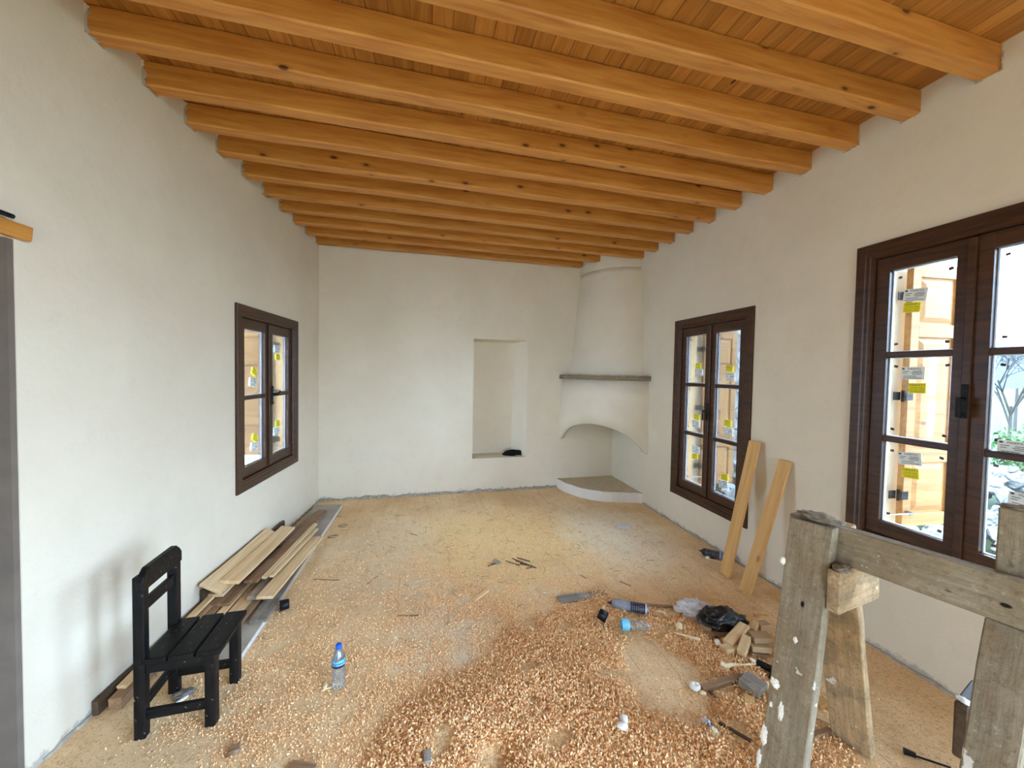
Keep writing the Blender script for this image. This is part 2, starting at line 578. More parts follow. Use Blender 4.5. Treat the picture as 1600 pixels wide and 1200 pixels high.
def lathe(name, prof, mat, seg=24, smooth=True):
    vs, fs = [], []
    for r, z in prof:
        for i in range(seg):
            a = 2 * math.pi * i / seg
            vs.append((r * math.cos(a), r * math.sin(a), z))
    for j in range(len(prof) - 1):
        for i in range(seg):
            k = (i + 1) % seg
            fs.append((j * seg + i, j * seg + k, (j + 1) * seg + k, (j + 1) * seg + i))
    return mesh(name, vs, fs, [mat], smooth=smooth)


def tube(name, pts, radii, mat, seg=8):
    pts = [V(p) for p in pts]
    if not hasattr(radii, '__len__'):
        radii = [radii] * len(pts)
    vs, fs = [], []
    for i, p in enumerate(pts):
        d = (pts[min(i + 1, len(pts) - 1)] - pts[max(i - 1, 0)]).normalized()
        q = d.to_track_quat('Z', 'Y').to_matrix()
        for k in range(seg):
            a = 2 * math.pi * k / seg
            vs.append(p + q @ V((math.cos(a) * radii[i], math.sin(a) * radii[i], 0)))
    for i in range(len(pts) - 1):
        for k in range(seg):
            l = (k + 1) % seg
            fs.append((i * seg + k, i * seg + l, (i + 1) * seg + l, (i + 1) * seg + k))
    fs.append(tuple(range(seg))[::-1])
    fs.append(tuple((len(pts) - 1) * seg + k for k in range(seg)))
    return mesh(name, vs, fs, [mat], smooth=True)


def blob_mesh(name, size, mat, amp=0.3, freq=2.0, sub=3, seed=0, sharp=False, flat=0.0):
    bm = bmesh.new()
    bmesh.ops.create_icosphere(bm, subdivisions=sub, radius=1)
    off = V((seed * 3.7, seed * 1.3, seed * 5.1))
    for v in bm.verts:
        p = v.co.copy()
        n = mnoise.noise(p * freq + off)
        if sharp:
            n = 1 - 2.4 * abs(n) + 0.8 * abs(mnoise.noise(p * freq * 2.3 + off))
        v.co = p * (1 + amp * n)
        if flat and v.co.z < -flat:
            v.co.z = -flat
        v.co = V((v.co.x * size[0], v.co.y * size[1], v.co.z * size[2]))
    lo = min(v.co.z for v in bm.verts)
    for v in bm.verts:
        v.co.z -= lo
    return from_bm(name, bm, mat, smooth=True)


# ---------------------------------------------------------------- the shell of the room
ZC = 3.185          # underside of the ceiling boards
ZB = 3.06           # underside of the beams
XR = 2.615
lx = lambda y: -1.28 - (5.0 - y) * 0.0704
by = lambda x: 4.98 + (x + 1.28) * 0.033


def wall_mesh(p0, p1, h, th, holes, mat, z0=-0.05):
    """p0->p1 is the room-side foot of the wall, thickness goes to the left of that direction"""
    p0, p1 = V((*p0, 0)), V((*p1, 0))
    d = (p1 - p0)
    L = d.length
    d.normalize()
    n = V((-d.y, d.x, 0))
    us = sorted({0, L, *[u for hh in holes for u in hh[:2]]})
    zs = sorted({z0, h, *[z for hh in holes for z in hh[2:4]]})
    solid = lambda i, j: 0 <= i < len(us) - 1 and 0 <= j < len(zs) - 1 and not any(hh[0] - 1e-6 <= (us[i] + us[i + 1]) / 2 <= hh[1] and hh[2] <= (zs[j] + zs[j + 1]) / 2 <= hh[3] for hh in holes)
    vs, fs, idx = [], [], {}

    def vid(i, j, s):
        if (i, j, s) not in idx:
            p = p0 + d * us[i] + n * (th * s)
            idx[(i, j, s)] = len(vs)
            vs.append((p.x, p.y, zs[j]))
        return idx[(i, j, s)]
    for i in range(len(us) - 1):
        for j in range(len(zs) - 1):
            if not solid(i, j):
                continue
            a, b, c, e = [(i, j), (i + 1, j), (i + 1, j + 1), (i, j + 1)]
            fs.append([vid(*a, 0), vid(*b, 0), vid(*c, 0), vid(*e, 0)])
            fs.append([vid(*e, 1), vid(*c, 1), vid(*b, 1), vid(*a, 1)])
            for (di, dj, q, r) in ((-1, 0, a, e), (1, 0, c, b), (0, -1, b, a), (0, 1, e, c)):
                if not solid(i + di, j + dj):
                    fs.append([vid(*q, 0), vid(*r, 0), vid(*r, 1), vid(*q, 1)])
    bm = bmesh.new()
    bv = [bm.verts.new(v) for v in vs]
    for f in fs:
        bm.faces.new([bv[k] for k in f])
    return bm, vs


def struct(name, bm, mat, smooth=False):
    o = new(name, from_bm(name, bm, mat, smooth))
    o['kind'] = 'structure'
    return o


WT = 0.32                                   # thickness of the outside walls
WIN = {   # far edge y, near edge y, bottom, top of the dark casing
    'mid': (3.700, 2.672, 0.328, 2.180),
    'big': (1.905, 0.866, 0.585, 2.405),
}
LW = (3.225, 4.335, 0.638, 2.080)
yl = -3.3
# right wall: direction so that thickness goes outwards (+x): walking -y, left is +x
holes = []
for k in ('mid', 'big'):
    a, b, z0, z1 = WIN[k]
    holes.append((5.4 - a + 0.055, 5.4 - b - 0.055, z0 + 0.055, z1 - 0.055))
SIDE_OPEN = [(-0.15, -1.35, 0.40, 2.9), (-1.70, -3.05, 0.40, 2.9)]     # unseen openings behind the viewer, added and sized to light the room
for a, b, z0, z1 in SIDE_OPEN:
    holes.append((5.4 - a, 5.4 - b, z0, z1))
bm, _ = wall_mesh((XR, 5.4), (XR, yl), 3.3, WT, holes, M['plaster'])
struct('wall_right', bm, M['plaster'])
# left wall: walking +y, left is -x
dl = V((lx(5.0) - lx(yl), 5.0 - yl, 0)).normalized()
ul = lambda y: (y - yl) / dl.y
DOOR = (0.72, 1.80, 2.06)
bm, _ = wall_mesh((lx(yl), yl), (lx(5.35), 5.35), 3.3, WT, [(ul(LW[0]) + 0.055, ul(LW[1]) - 0.055, LW[2] + 0.055, LW[3] - 0.055), (ul(DOOR[0]), ul(DOOR[1]), -0.05, DOOR[2])], M['plaster'])
struct('wall_left', bm, M['plaster'])
# back wall with the splayed niche; walking +x, left is +y
xb0 = -1.75
NI = (0.578, 1.316, 0.447, 2.032)
ub = lambda x: (x - xb0) / math.cos(math.atan(0.033))
bm, _ = wall_mesh((xb0, by(xb0)), (XR + 0.3, by(XR + 0.3)), 3.3, 0.5, [(ub(NI[0]), ub(NI[1]), NI[2], NI[3])], M['plaster'])
# take away the straight reveal faces of the niche and put the splayed ones in
kill = [f for f in bm.faces if all(NI[0] - 0.03 < v.co.x < NI[1] + 0.03 and NI[2] - 0.01 < v.co.z < NI[3] + 0.01 for v in f.verts)]
bmesh.ops.delete(bm, geom=kill, context='FACES_ONLY')
fr = [V((NI[0], by(NI[0]), 0)), V((NI[1], by(NI[1]), 0))]
bk = [V((NI[0] + 0.02, by(NI[0]) + 0.27, 0)), V((NI[1] - 0.145, by(NI[1]) + 0.27, 0))]
q = lambda p, z: bm.verts.new((p.x, p.y, z))
f00, f10, f11, f01 = q(fr[0], NI[2]), q(fr[1], NI[2]), q(fr[1], NI[3]), q(fr[0], NI[3])
b00, b10, b11, b01 = q(bk[0], NI[2] + 0.01), q(bk[1], NI[2] + 0.01), q(bk[1], NI[3] - 0.02), q(bk[0], NI[3] - 0.02)
for f in ((b00, b10, b11, b01), (f00, f10, b10, b00), (f10, f11, b11, b10), (f11, f01, b01, b11), (f01, f00, b00, b01)):
    bm.faces.new(f)
me = bpy.data.meshes.new('wall_back')
bmesh.ops.remove_doubles(bm, verts=bm.verts, dist=0.0005)
bm.to_mesh(me)
bm.free()
me.materials.append(M['plaster'])
new('wall_back', me)['kind'] = 'structure'
# wall behind the camera
FRONT_OPEN = [(2.1, 3.1, 0.0, 2.1)]      # unseen doorway, added to bring light to the far end
bm, _ = wall_mesh((XR + 0.3, yl), (lx(yl) - 0.3, yl), 3.3, WT, FRONT_OPEN, M['plaster'])
struct('wall_front', bm, M['plaster'])

bm = bmesh.new()
bm_box(bm, (0.5, 1.05, -0.075), (5.6, 9.8, 0.15))
struct('floor', bm, M['floor'])
bm = bmesh.new()
bm_box(bm, (0.5, 1.05, ZC + 0.05), (5.6, 9.8, 0.10))
struct('ceiling', bm, M['ceiling'])

M['jamb'] = plain('bare_cement_jamb', (112, 101, 90), 0.95, var=0.3, vs=10)
# bare cement on the sides of the doorway
bm = bmesh.new()
rot_l = Matrix((dl, V((-dl.y, dl.x, 0)), V((0, 0, 1)))).transposed()
pj = V((lx(DOOR[1]), DOOR[1], 0)) + rot_l @ V((-0.012, WT / 2 + 0.001, DOOR[2] / 2))
bm_box(bm, pj, (0.022, WT - 0.004, DOOR[2] - 0.001), rot_l)
pj = V((lx(DOOR[0]), DOOR[0], 0)) + rot_l @ V((0.012, WT / 2 + 0.001, DOOR[2] / 2))
bm_box(bm, pj, (0.022, WT - 0.004, DOOR[2] - 0.001), rot_l)
struct('door_1', bm, M['jamb'])
# unseen wall added outside to keep sky light off the large window's shutter
bm = bmesh.new()
bm_box(bm, (XR + WT + 0.6, 0.45, 1.5), (1.2, 0.25, 3.4))
struct('wall_light_blocker', bm, M['ext'])
# wall of the dim passage beyond the doorway
bm = bmesh.new()
bm_box(bm, (-3.0, 1.0, 1.1), (0.1, 2.5, 2.5))
bm_box(bm, (-2.4, 2.2, 1.1), (1.1, 0.1, 2.5))
bm_box(bm, (-2.45, -0.2, 1.1), (1.2, 0.1, 2.5))
bm_box(bm, (-2.45, 1.0, 2.4), (1.2, 2.5, 0.1))
struct('wall_passage', bm, M['cement'])


def ragged(name, p0, p1, hmin, hmax, th, mat, n, seed, inward):
    """strip of rough mortar along the foot of a wall"""
    rd = random.Random(seed)
    p0, p1, inward = V((*p0, 0)), V((*p1, 0)), V((*inward, 0))
    vs, fs = [], []
    for i in range(n + 1):
        p = p0.lerp(p1, i / n)
        h = hmin + (hmax - hmin) * max(0, min(1, 0.5 + 0.9 * mnoise.noise(V((i * 0.13, seed, 0))) + rd.uniform(-0.2, 0.2)))
        t = th * rd.uniform(0.5, 1.3)
        vs += [p + inward * t, p + inward * t * 0.8 + V((0, 0, h * 0.8)), p - inward * 0.01 + V((0, 0, h))]
    for i in range(n):
        for j in range(2):
            a = i * 3 + j
            fs.append((a, a + 3, a + 4, a + 1))
    o = new(name, mesh(name, vs, fs, [mat]))
    o['kind'] = 'structure'
    return o


ragged('baseboard_back', (-1.27, by(-1.27)), (1.77, by(1.77)), 0.004, 0.05, 0.03, M['mortar'], 150, 3, (0, -1))
ragged('baseboard_left', (lx(1.86), 1.86), (lx(4.97), 4.97), 0.004, 0.03, 0.012, M['mortar'], 140, 4, (1, 0))
ragged('baseboard_right', (XR, 4.25), (XR, 0.0), 0.002, 0.022, 0.014, M['mortar'], 180, 6, (-1, 0))

# ---------------------------------------------------------------- ceiling beams
ORD = ['nearest the far wall', 'second from the far wall', 'third from the far wall', 'fourth from the far wall', 'fifth from the far wall', 'sixth from the far wall', 'seventh from the far wall',
       'eighth from the far wall', 'ninth from the far wall', 'tenth from the far wall', 'eleventh from the far wall', 'twelfth from the far wall', 'last in sight above the viewer']
BW, BH = 0.085, ZC - ZB


def flakes(seed, side):
    """torn plaster edge clinging to a beam where it enters the wall (local: X into the room)"""
    rd = random.Random(seed)
    vs, fs = [], []
    prof = [(-BW / 2 - 0.003, BH / 2 - 0.005), (-BW / 2 - 0.003, 0), (-BW / 2 - 0.003, -BH / 2 - 0.003), (0, -BH / 2 - 0.004), (BW / 2 + 0.003, -BH / 2 - 0.003)]
    fine = []
    for i in range(len(prof) - 1):
        for t in range(5):
            fine.append((prof[i][0] + (prof[i + 1][0] - prof[i][0]) * t / 5, prof[i][1] + (prof[i + 1][1] - prof[i][1]) * t / 5))
    fine.append(prof[-1])
    for (y, z) in fine:
        e = rd.choice((-0.004, 0.0, 0.003, 0.006, 0.012, 0.02)) * rd.uniform(0.5, 1.1)
        vs += [(-0.012 * side, y * 1.05, z * 1.03 - 0.001), (e * side, y, z)]
    for i in range(len(fine) - 1):
        fs.append((i * 2, i * 2 + 1, i * 2 + 3, i * 2 + 2))
    return mesh('plaster_edge', vs, fs, [M['plaster']])


ends = {0: 2.045, 1: 2.19}
for i in range(13):
    yb = 4.955 - 0.3065 * i          # middle of the beam at x = 0.2
    sl = 0.036
    xl = lx(yb - 1.5 * 0.036) - 0.02
    xr = ends.get(i, XR + 0.01)
    A = V((xl, yb + (xl - 0.2) * sl, ZB + BH / 2 - 0.001))
    B = V((xr, yb + (xr - 0.2) * sl, ZB + BH / 2 - 0.001))
    b = stick('ceiling_beam', A, B, BW, BH, M['beam'], bev=0.007, wane=0.35, cuts=24)
    nm = 'varnished pine ceiling beam, ' + ORD[i]
    if i == 0:
        nm += ', its end at the chimney hood'
    tag(b, nm, 'beam', 'pine ceiling beams')
    half = (B - A).length / 2
    for s, xx in ((1, -half + 0.024 - 0.0704 * 0.0), (-1, half - 0.010)):
        if s == -1 and i in ends:
            continue
        f = new('plaster_edge', flakes(i * 3 + s, s), b)
        f.location = (xx, 0, 0)
        f['label'] = 'torn white plaster edge'


# ---------------------------------------------------------------- text for the glass labels
def text_faces(txt, size, extrude=0.0):
    cu = bpy.data.curves.new('lettering', 'FONT')
    cu.body = txt
    cu.size = size
    cu.align_x = 'CENTER'
    cu.align_y = 'CENTER'
    cu.fill_mode = 'FRONT'
    cu.resolution_u = 2
    o = bpy.data.objects.new('lettering', cu)
    COL.objects.link(o)
    dg = bpy.context.evaluated_depsgraph_get()
    me = bpy.data.meshes.new_from_object(o.evaluated_get(dg))
    vs = [v.co.copy() for v in me.vertices]
    fs = [tuple(p.vertices) for p in me.polygons]
    bpy.data.objects.remove(o)
    bpy.data.curves.remove(cu)
    bpy.data.meshes.remove(me)
    return vs, fs


def label_mesh(name, w, h, base, lines):
    """paper label in the XZ plane, read from -Y; lines: (text or bar width, size, x, z)"""
    vs = [(-w / 2, 0, -h / 2), (w / 2, 0, -h / 2), (w / 2, 0, h / 2), (-w / 2, 0, h / 2)]
    vs += [(x, 0.0006, z) for x, y, z in vs]
    fs = [(0, 1, 2, 3), (7, 6, 5, 4), (0, 4, 5, 1), (1, 5, 6, 2), (2, 6, 7, 3), (3, 7, 4, 0)]
    mi = [0] * 6
    for t, s, x, z in lines:
        if isinstance(t, str):
            tv, tf = text_faces(t, s)
            o = len(vs)
            vs += [(v.x + x, -0.0006, v.y + z) for v in tv]
            fs += [tuple(i + o for i in f) for f in tf]
            mi += [1] * len(tf)
        else:
            o = len(vs)
            vs += [(x - t / 2, -0.0006, z - s / 2), (x + t / 2, -0.0006, z - s / 2), (x + t / 2, -0.0006, z + s / 2), (x - t / 2, -0.0006, z + s / 2)]
            fs.append((o, o + 1, o + 2, o + 3))
            mi.append(1)
    return mesh(name, vs, fs, [base, M['ink']], mi)


YL = label_mesh('warning_label', 0.078, 0.056, M['yellow'], [('DİKKAT !', 0.0165, 0, 0.017), ('CAMLARIN ÜZERİ', 0.0075, 0, 0.002), ('ETİKET VE ARA YÜZEYLERİ', 0.0062, 0, -0.009), ('SİLİNEREK TESLİM', 0.0072, 0, -0.019)])
WL = label_mesh('glass_label', 0.108, 0.07, M['paper'], [('MARPAŞ', 0.016, 0.008, 0.024), (0.012, 0.009, -0.042, 0.025), (0.03, 0.003, -0.03, 0.010), (0.04, 0.003, 0.022, 0.010), (0.022, 0.003, -0.034, 0.0),
                                                         (0.05, 0.003, 0.02, 0.002), (0.04, 0.003, 0.02, -0.006), (0.06, 0.003, -0.01, -0.017), (0.085, 0.003, 0.0, -0.027)])


# ---------------------------------------------------------------- windows
def ring_mesh(name, W, H, prof, mat, z0=0.0):
    """mitred rectangular frame; prof = closed loop of (inset, depth)"""
    vs, fs = [], []
    for d, y in prof:
        vs += [(-W / 2 + d, y, z0 + d), (W / 2 - d, y, z0 + d), (W / 2 - d, y, z0 + H - d), (-W / 2 + d, y, z0 + H - d)]
    n = len(prof)
    for i in range(n):
        j = (i + 1) % n
        for k in range(4):
            l = (k + 1) % 4
            fs.append((i * 4 + k, i * 4 + l, j * 4 + l, j * 4 + k))
    bm = bmesh.new()
    bv = [bm.verts.new(v) for v in vs]
    for f in fs:
        bm.faces.new([bv[i] for i in f])
    return from_bm(name, bm, mat)


pad_bm = bmesh.new()
bm_box(pad_bm, (0, 0, 0), (0.017, 0.003, 0.013))
PAD = from_bm('cork_pad', pad_bm, M['cork'])


def handle_mesh(side):
    bm = bmesh.new()
    bm_box(bm, (0, -0.004, 0), (0.026, 0.008, 0.17), bev=0.003)
    for z in (-0.07, 0.07):
        bm_cyl(bm, (0, -0.006, z), (0, -0.014, z), 0.012, 0.008, 10)
    bm_cyl(bm, (0, -0.008, 0.01), (0, -0.045, 0.01), 0.010, 0.008, 12)
    if side:
        bm_box(bm, (0.028, -0.047, 0.022), (0.07, 0.012, 0.016), Matrix.Rotation(-0.35, 3, 'Y'), bev=0.004)
    else:
        bm_box(bm, (0, -0.047, -0.03), (0.016, 0.012, 0.10), bev=0.004)
    return from_bm('handle', bm, M['iron'])


HANDLE = {1: handle_mesh(True), -1: handle_mesh(False)}


def window(n, origin, xdir, W, H, rows, labels, far, deep=0.17):
    """local axes: X along the wall (to the right seen from the room), Y outwards, Z up; origin at the foot of the casing.
    far: +1/-1, the side of the jamb that the shutter in sight hangs on"""
    xdir = V(xdir).normalized()
    ydir = V((-xdir.y, xdir.x, 0))
    root = empty('window_%d' % n, origin, Matrix((xdir, ydir, V((0, 0, 1)))).transposed())
    root['kind'] = 'structure'
    new('casing', ring_mesh('casing', W, H, [(0, 0.0), (0, -0.016), (0.004, -0.020), (0.05, -0.020), (0.055, -0.014), (0.072, -0.014), (0.076, -0.008), (0.088, -0.008), (0.092, 0.004), (0.092, 0.075), (0.058, 0.075), (0.058, 0.0)], M['walnut']), root)
    lining = new('jamb_lining', ring_mesh('jamb_lining', W, H, [(0.058, 0.076), (0.104, 0.076), (0.104, 0.10), (0.092, 0.10), (0.092, deep), (0.058, deep)], M['pine']), root)
    lining['label'] = 'raw pine lining outside the glass'
    I = 0.094
    sw = (W - 2 * I) / 2 - 0.001
    sh = H - 2 * I
    stile, rail = 0.066, 0.078
    for s in (-1, 1):
        sash = empty('sash', (0, 0, 0))
        sash.parent = root
        sash.location = (s * (sw / 2 + 0.0005), 0.012, I)
        bm = bmesh.new()
        for x in (-1, 1):
            bm_box(bm, (x * (sw / 2 - stile / 2), 0.024, sh / 2), (stile, 0.046, sh), bev=0.003)
        for z in (rail / 2, sh - rail / 2):
            bm_box(bm, (0, 0.0245, z), (sw - stile, 0.044, rail), bev=0.003)
        if s == far * 1 or True:
            pass
        new('sash_frame', from_bm('sash_frame', bm, M['walnut']), sash)
        if s == -1:
            bm = bmesh.new()
            bm_box(bm, (sw / 2 - 0.004, -0.006, sh / 2), (0.034, 0.014, sh - 0.01), bev=0.004)
            new('cover_strip', from_bm('cover_strip', bm, M['walnut']), sash)
        gw, g0, g1 = sw - 2 * stile, rail, sh - rail
        ph = (g1 - g0) / rows
        bm = bmesh.new()
        for r in range(1, rows):
            bm_box(bm, (0, 0.024, g0 + r * ph), (gw + 0.004, 0.036, 0.034), bev=0.005)
        new('glazing_bar', from_bm('glazing_bar', bm, M['walnut']), sash)
        bm = bmesh.new()
        bs = bmesh.new()
        for r in range(rows):
            z0, z1 = g0 + r * ph + (0.015 if r else 0), g0 + (r + 1) * ph - (0.015 if r < rows - 1 else 0)
            bm_box(bm, (0, 0.027, (z0 + z1) / 2), (gw + 0.006, 0.004, z1 - z0 + 0.006))
            for x in (-1, 1):
                bm_box(bs, (x * (gw / 2 - 0.003), 0.034, (z0 + z1) / 2), (0.006, 0.008, z1 - z0))
            for z in (z0 + 0.003, z1 - 0.003):
                bm_box(bs, (0, 0.034, z), (gw - 0.012, 0.008, 0.006))
            for x in (-1, 1):
                for z in (z0 + 0.045, z1 - 0.045):
                    p = new('cork_pad', PAD, sash)
                    p.matrix_basis = Matrix.Translation((x * (gw / 2 - 0.028 - random.random() * 0.01), 0.0313, z + random.uniform(-.01, .01))) @ Matrix.Rotation(random.uniform(-.3, .3), 4, 'Y')
            for (cell, kind, lx_, lz_, rz) in labels:
                if cell == (s, r):
                    o = new('warning_label' if kind == 'y' else 'glass_label', YL if kind == 'y' else WL, sash)
                    o.matrix_basis = Matrix.Translation((lx_ * gw, 0.0235, z0 + lz_ * (z1 - z0))) @ Matrix.Rotation(rz, 4, 'Y')
        new('pane', from_bm('pane', bm, M['glass']), sash)
        new('glazing_tape', from_bm('glazing_tape', bs, M['spacer']), sash)
    h = new('handle', HANDLE[far], root)
    h.location = (0.014 if far == 1 else -0.0, -0.004, H * 0.5)
    return root


def shutter(name, root, W, H, far, label, side, out=0.26):
    """pine shutter leaf with three raised panels, standing open square to the wall outside"""
    lw, lh, t = (W - 0.19) / 2 - 0.03, H - 0.20, 0.036
    st, rl = 0.062, 0.08
    o = empty(name)
    rm = root.matrix_world.to_3x3()
    o.matrix_world = root.matrix_world @ (Matrix.Translation((far * (W / 2 - 0.105), out, 0.10)) @ Matrix.Rotation(math.radians(90) + (-0.05 if far == -1 else 0.05), 4, 'Z'))
    # local X runs outwards along the leaf, Y across its thickness
    bm = bmesh.new()
    for x in (st / 2, lw - st / 2):
        bm_box(bm, (x, 0, lh / 2), (st, t, lh), bev=0.003)
    zs = [0, 0.27 * lh, 0.75 * lh, lh]
    for z in (rl / 2, zs[1], zs[2], lh - rl / 2):
        bm_box(bm, (lw / 2, 0, z), (lw - st * 2 + 0.004, t * 0.98, rl), bev=0.003)
    fr = new('leaf_frame', from_bm('leaf_frame', bm, M['shutter']), o)
    spans = [(rl, zs[1] - rl / 2), (zs[1] + rl / 2, zs[2] - rl / 2), (zs[2] + rl / 2, lh - rl)]
    for a, b in spans:
        bm = bmesh.new()
        w, c = lw - 2 * st + 0.008, (a + b) / 2
        bm_box(bm, (lw / 2, 0, c), (w, 0.010, b - a + 0.008))
        for s in (-1, 1):       # raised field with sloping borders
            x0, x1, z0, z1 = st + 0.012, lw - st - 0.012, a + 0.012, b - 0.012
            i = 0.03
            vv = [bm.verts.new(p) for p in ((x0, s * 0.005, z0), (x1, s * 0.005, z0), (x1, s * 0.005, z1), (x0, s * 0.005, z1), (x0 + i, s * 0.016, z0 + i), (x1 - i, s * 0.016, z0 + i), (x1 - i, s * 0.016, z1 - i), (x0 + i, s * 0.016, z1 - i))]
            for k in range(4):
                l = (k + 1) % 4
                bm.faces.new((vv[k], vv[l], vv[l + 4], vv[k + 4]))
            bm.faces.new(vv[4:])
        new('raised_panel', from_bm('raised_panel', bm, M['shutter']), o)
    for z in (0.12 * lh, 0.5 * lh, 0.88 * lh):
        bm = bmesh.new()
        bm_cyl(bm, (-0.012, 0.0, z - 0.035), (-0.012, 0.0, z + 0.035), 0.008, seg=10)
        bm_box(bm, (0.012, -side * 0.0185, z), (0.05, 0.004, 0.05))
        bm_box(bm, (-0.04, 0.012 * side, z), (0.05, 0.004, 0.05))
        new('hinge', from_bm('hinge', bm, M['iron']), fr)
    bm = bmesh.new()
    bm_cyl(bm, (-0.17, side * -0.045, 0.09), (0.03, side * -0.045, 0.09), 0.005, seg=8)
    bm_cyl(bm, (0.03, side * -0.018, 0.09), (0.03, side * -0.05, 0.09), 0.012, seg=10)
    new('stay_bar', from_bm('stay_bar', bm, M['steel']), o)
    tag(o, label, 'shutter')
    return o


a, b, z0, z1 = WIN['mid']
lab_mid = [((-1, 2), 'y', 0.05, 0.36, 0.05), ((-1, 2), 'w', 0.08, 0.23, -0.03), ((-1, 1), 'y', 0.06, 0.34, 0.1), ((-1, 1), 'w', 0.02, 0.2, 0.02), ((-1, 0), 'w', 0.06, 0.72, 0.05), ((-1, 0), 'y', 0.02, 0.57, -0.1),
           ((1, 2), 'y', 0.03, 0.30, 0.05), ((1, 2), 'w', 0.06, 0.15, 0.0), ((1, 1), 'y', 0.02, 0.33, 0.06), ((1, 1), 'w', 0.05, 0.17, 0.0), ((1, 0), 'y', -0.03, 0.36, -0.12), ((1, 0), 'w', -0.08, 0.22, -0.15)]
w2 = window(2, V((XR, (a + b) / 2, z0)), (0, -1, 0), a - b, z1 - z0, 3, lab_mid, -1)
a, b, z0, z1 = WIN['big']
lab_big = [((-1, 2), 'w', -0.12, 0.66, 0.10), ((-1, 2), 'y', -0.16, 0.52, 0.08), ((-1, 1), 'w', -0.10, 0.80, 0.0), ((-1, 1), 'y', -0.02, 0.62, -0.02), ((-1, 0), 'w', -0.08, 0.83, -0.12), ((-1, 0), 'y', -0.06, 0.66, -0.08),
           ((1, 1), 'w', 0.12, 0.8, -0.1), ((1, 0), 'w', -0.05, 0.62, 0.05), ((1, 1), 'w', -0.2, 0.05, 0.0)]
w3 = window(3, V((XR, (a + b) / 2, z0)), (0, -1, 0), a - b, z1 - z0, 3, lab_big, -1)
wl_c = (LW[0] + LW[1]) / 2
lab_left = [((-1, 1), 'y', 0.10, 0.36, 0.5), ((-1, 1), 'w', 0.05, 0.2, 0.1), ((-1, 0), 'y', 0.12, 0.38, 0.5), ((-1, 0), 'w', 0.1, 0.24, 0.2), ((1, 1), 'w', -0.05, 0.76, 0.0), ((1, 1), 'y', -0.02, 0.62, 0.0),
            ((1, 0), 'y', -0.02, 0.5, 0.0), ((1, 0), 'w', -0.1, 0.37, 0.0)]
w1 = window(1, V((lx(wl_c), wl_c, LW[2])), dl, (LW[1] - LW[0]) / dl.y, LW[3] - LW[2], 2, lab_left, 1, 0.155)
bpy.context.view_layer.update()
shutter('window_shutter', w2, WIN['mid'][0] - WIN['mid'][1], WIN['mid'][3] - WIN['mid'][2], -1, 'raw pine shutter leaf outside the window behind the leaning boards', 1)
shutter('window_shutter', w3, WIN['big'][0] - WIN['big'][1], WIN['big'][3] - WIN['big'][2], -1, 'raw pine shutter leaf outside the large window above the trestle', 1)
shutter('window_shutter', w1, LW[1] - LW[0], LW[3] - LW[2], 1, 'raw pine shutter leaf outside the small window above the board pile', -1, 0.18)
# portals in the windows and in the added openings
for k in ('mid', 'big'):
    a, b, z0, z1 = WIN[k]
    portal('sky_portal', (XR + WT - 0.01, (a + b) / 2, (z0 + z1) / 2), (0, 1, 0), (1, 0, 0), a - b - 0.1, z1 - z0 - 0.1)
portal('sky_portal', V((lx(wl_c), wl_c, (LW[2] + LW[3]) / 2)) + V((-dl.y, dl.x, 0)) * (WT - 0.01), dl, (-dl.y, dl.x, 0), LW[1] - LW[0] - 0.1, LW[3] - LW[2] - 0.1)
for a, b, z0, z1 in SIDE_OPEN:
    portal('sky_portal', (XR + WT - 0.01, (a + b) / 2, (z0 + z1) / 2), (0, 1, 0), (1, 0, 0), a - b, z1 - z0)
for u0, u1, z0, z1 in FRONT_OPEN:
    portal('sky_portal', (XR + 0.3 - (u0 + u1) / 2, yl - WT + 0.01, (z0 + z1) / 2), (1, 0, 0), (0, -1, 0), u1 - u0, z1 - z0)

# ---------------------------------------------------------------- corner fireplace
fp = empty('corner_fireplace', (XR, by(XR), 0))
tag(fp, 'white plastered corner fireplace with tapering hood, arched opening and low hearth', 'fireplace')
CO = V((XR, by(XR), 0))


def qpt(t, a, b):
    """point of the quarter round in front of the corner; t 0 at the far wall, 1 at the window wall"""
    th = t * math.pi / 2
    e = 0.92
    return V((-a * math.cos(th) ** e, -b * math.sin(th) ** e - (1 - t) * a * 0.033, 0))


def hood_shell(levels, N=40, thick=0.07, arch=None):
    """levels: (z, a, b); outer and inner skins closed at the rims"""
    vs, fs = [], []
    nl = len(levels)
    for sk in (0, 1):
        for j, (z, a, b) in enumerate(levels):
            for i in range(N + 1):
                t = i / N
                p = qpt(t, a - sk * thick, b - sk * thick)
                zz = z
                if arch and j == 0:
                    zz = arch(t)
                elif arch and j < nl - 1:
                    zz = arch(t) + (levels[-1][0] - arch(t)) * j / (nl - 1)
                w = 1.0 + 0.006 * mnoise.noise(V((t * 5, zz * 3, 2)))
                vs.append((p.x * w, p.y * w, zz))
    S = nl * (N + 1)
    for j in range(nl - 1):
        for i in range(N):
            a = j * (N + 1) + i
            fs.append((a, a + 1, a + N + 2, a + N + 1))
            fs.append((S + a + N + 1, S + a + N + 2, S + a + 1, S + a))
    for i in range(N):
        fs.append((S + i, S + i + 1, i + 1, i))
        k = (nl - 1) * (N + 1) + i
        fs.append((k, k + 1, S + k + 1, S + k))
    return mesh('hood', vs, fs, [M['plaster']], smooth=False)


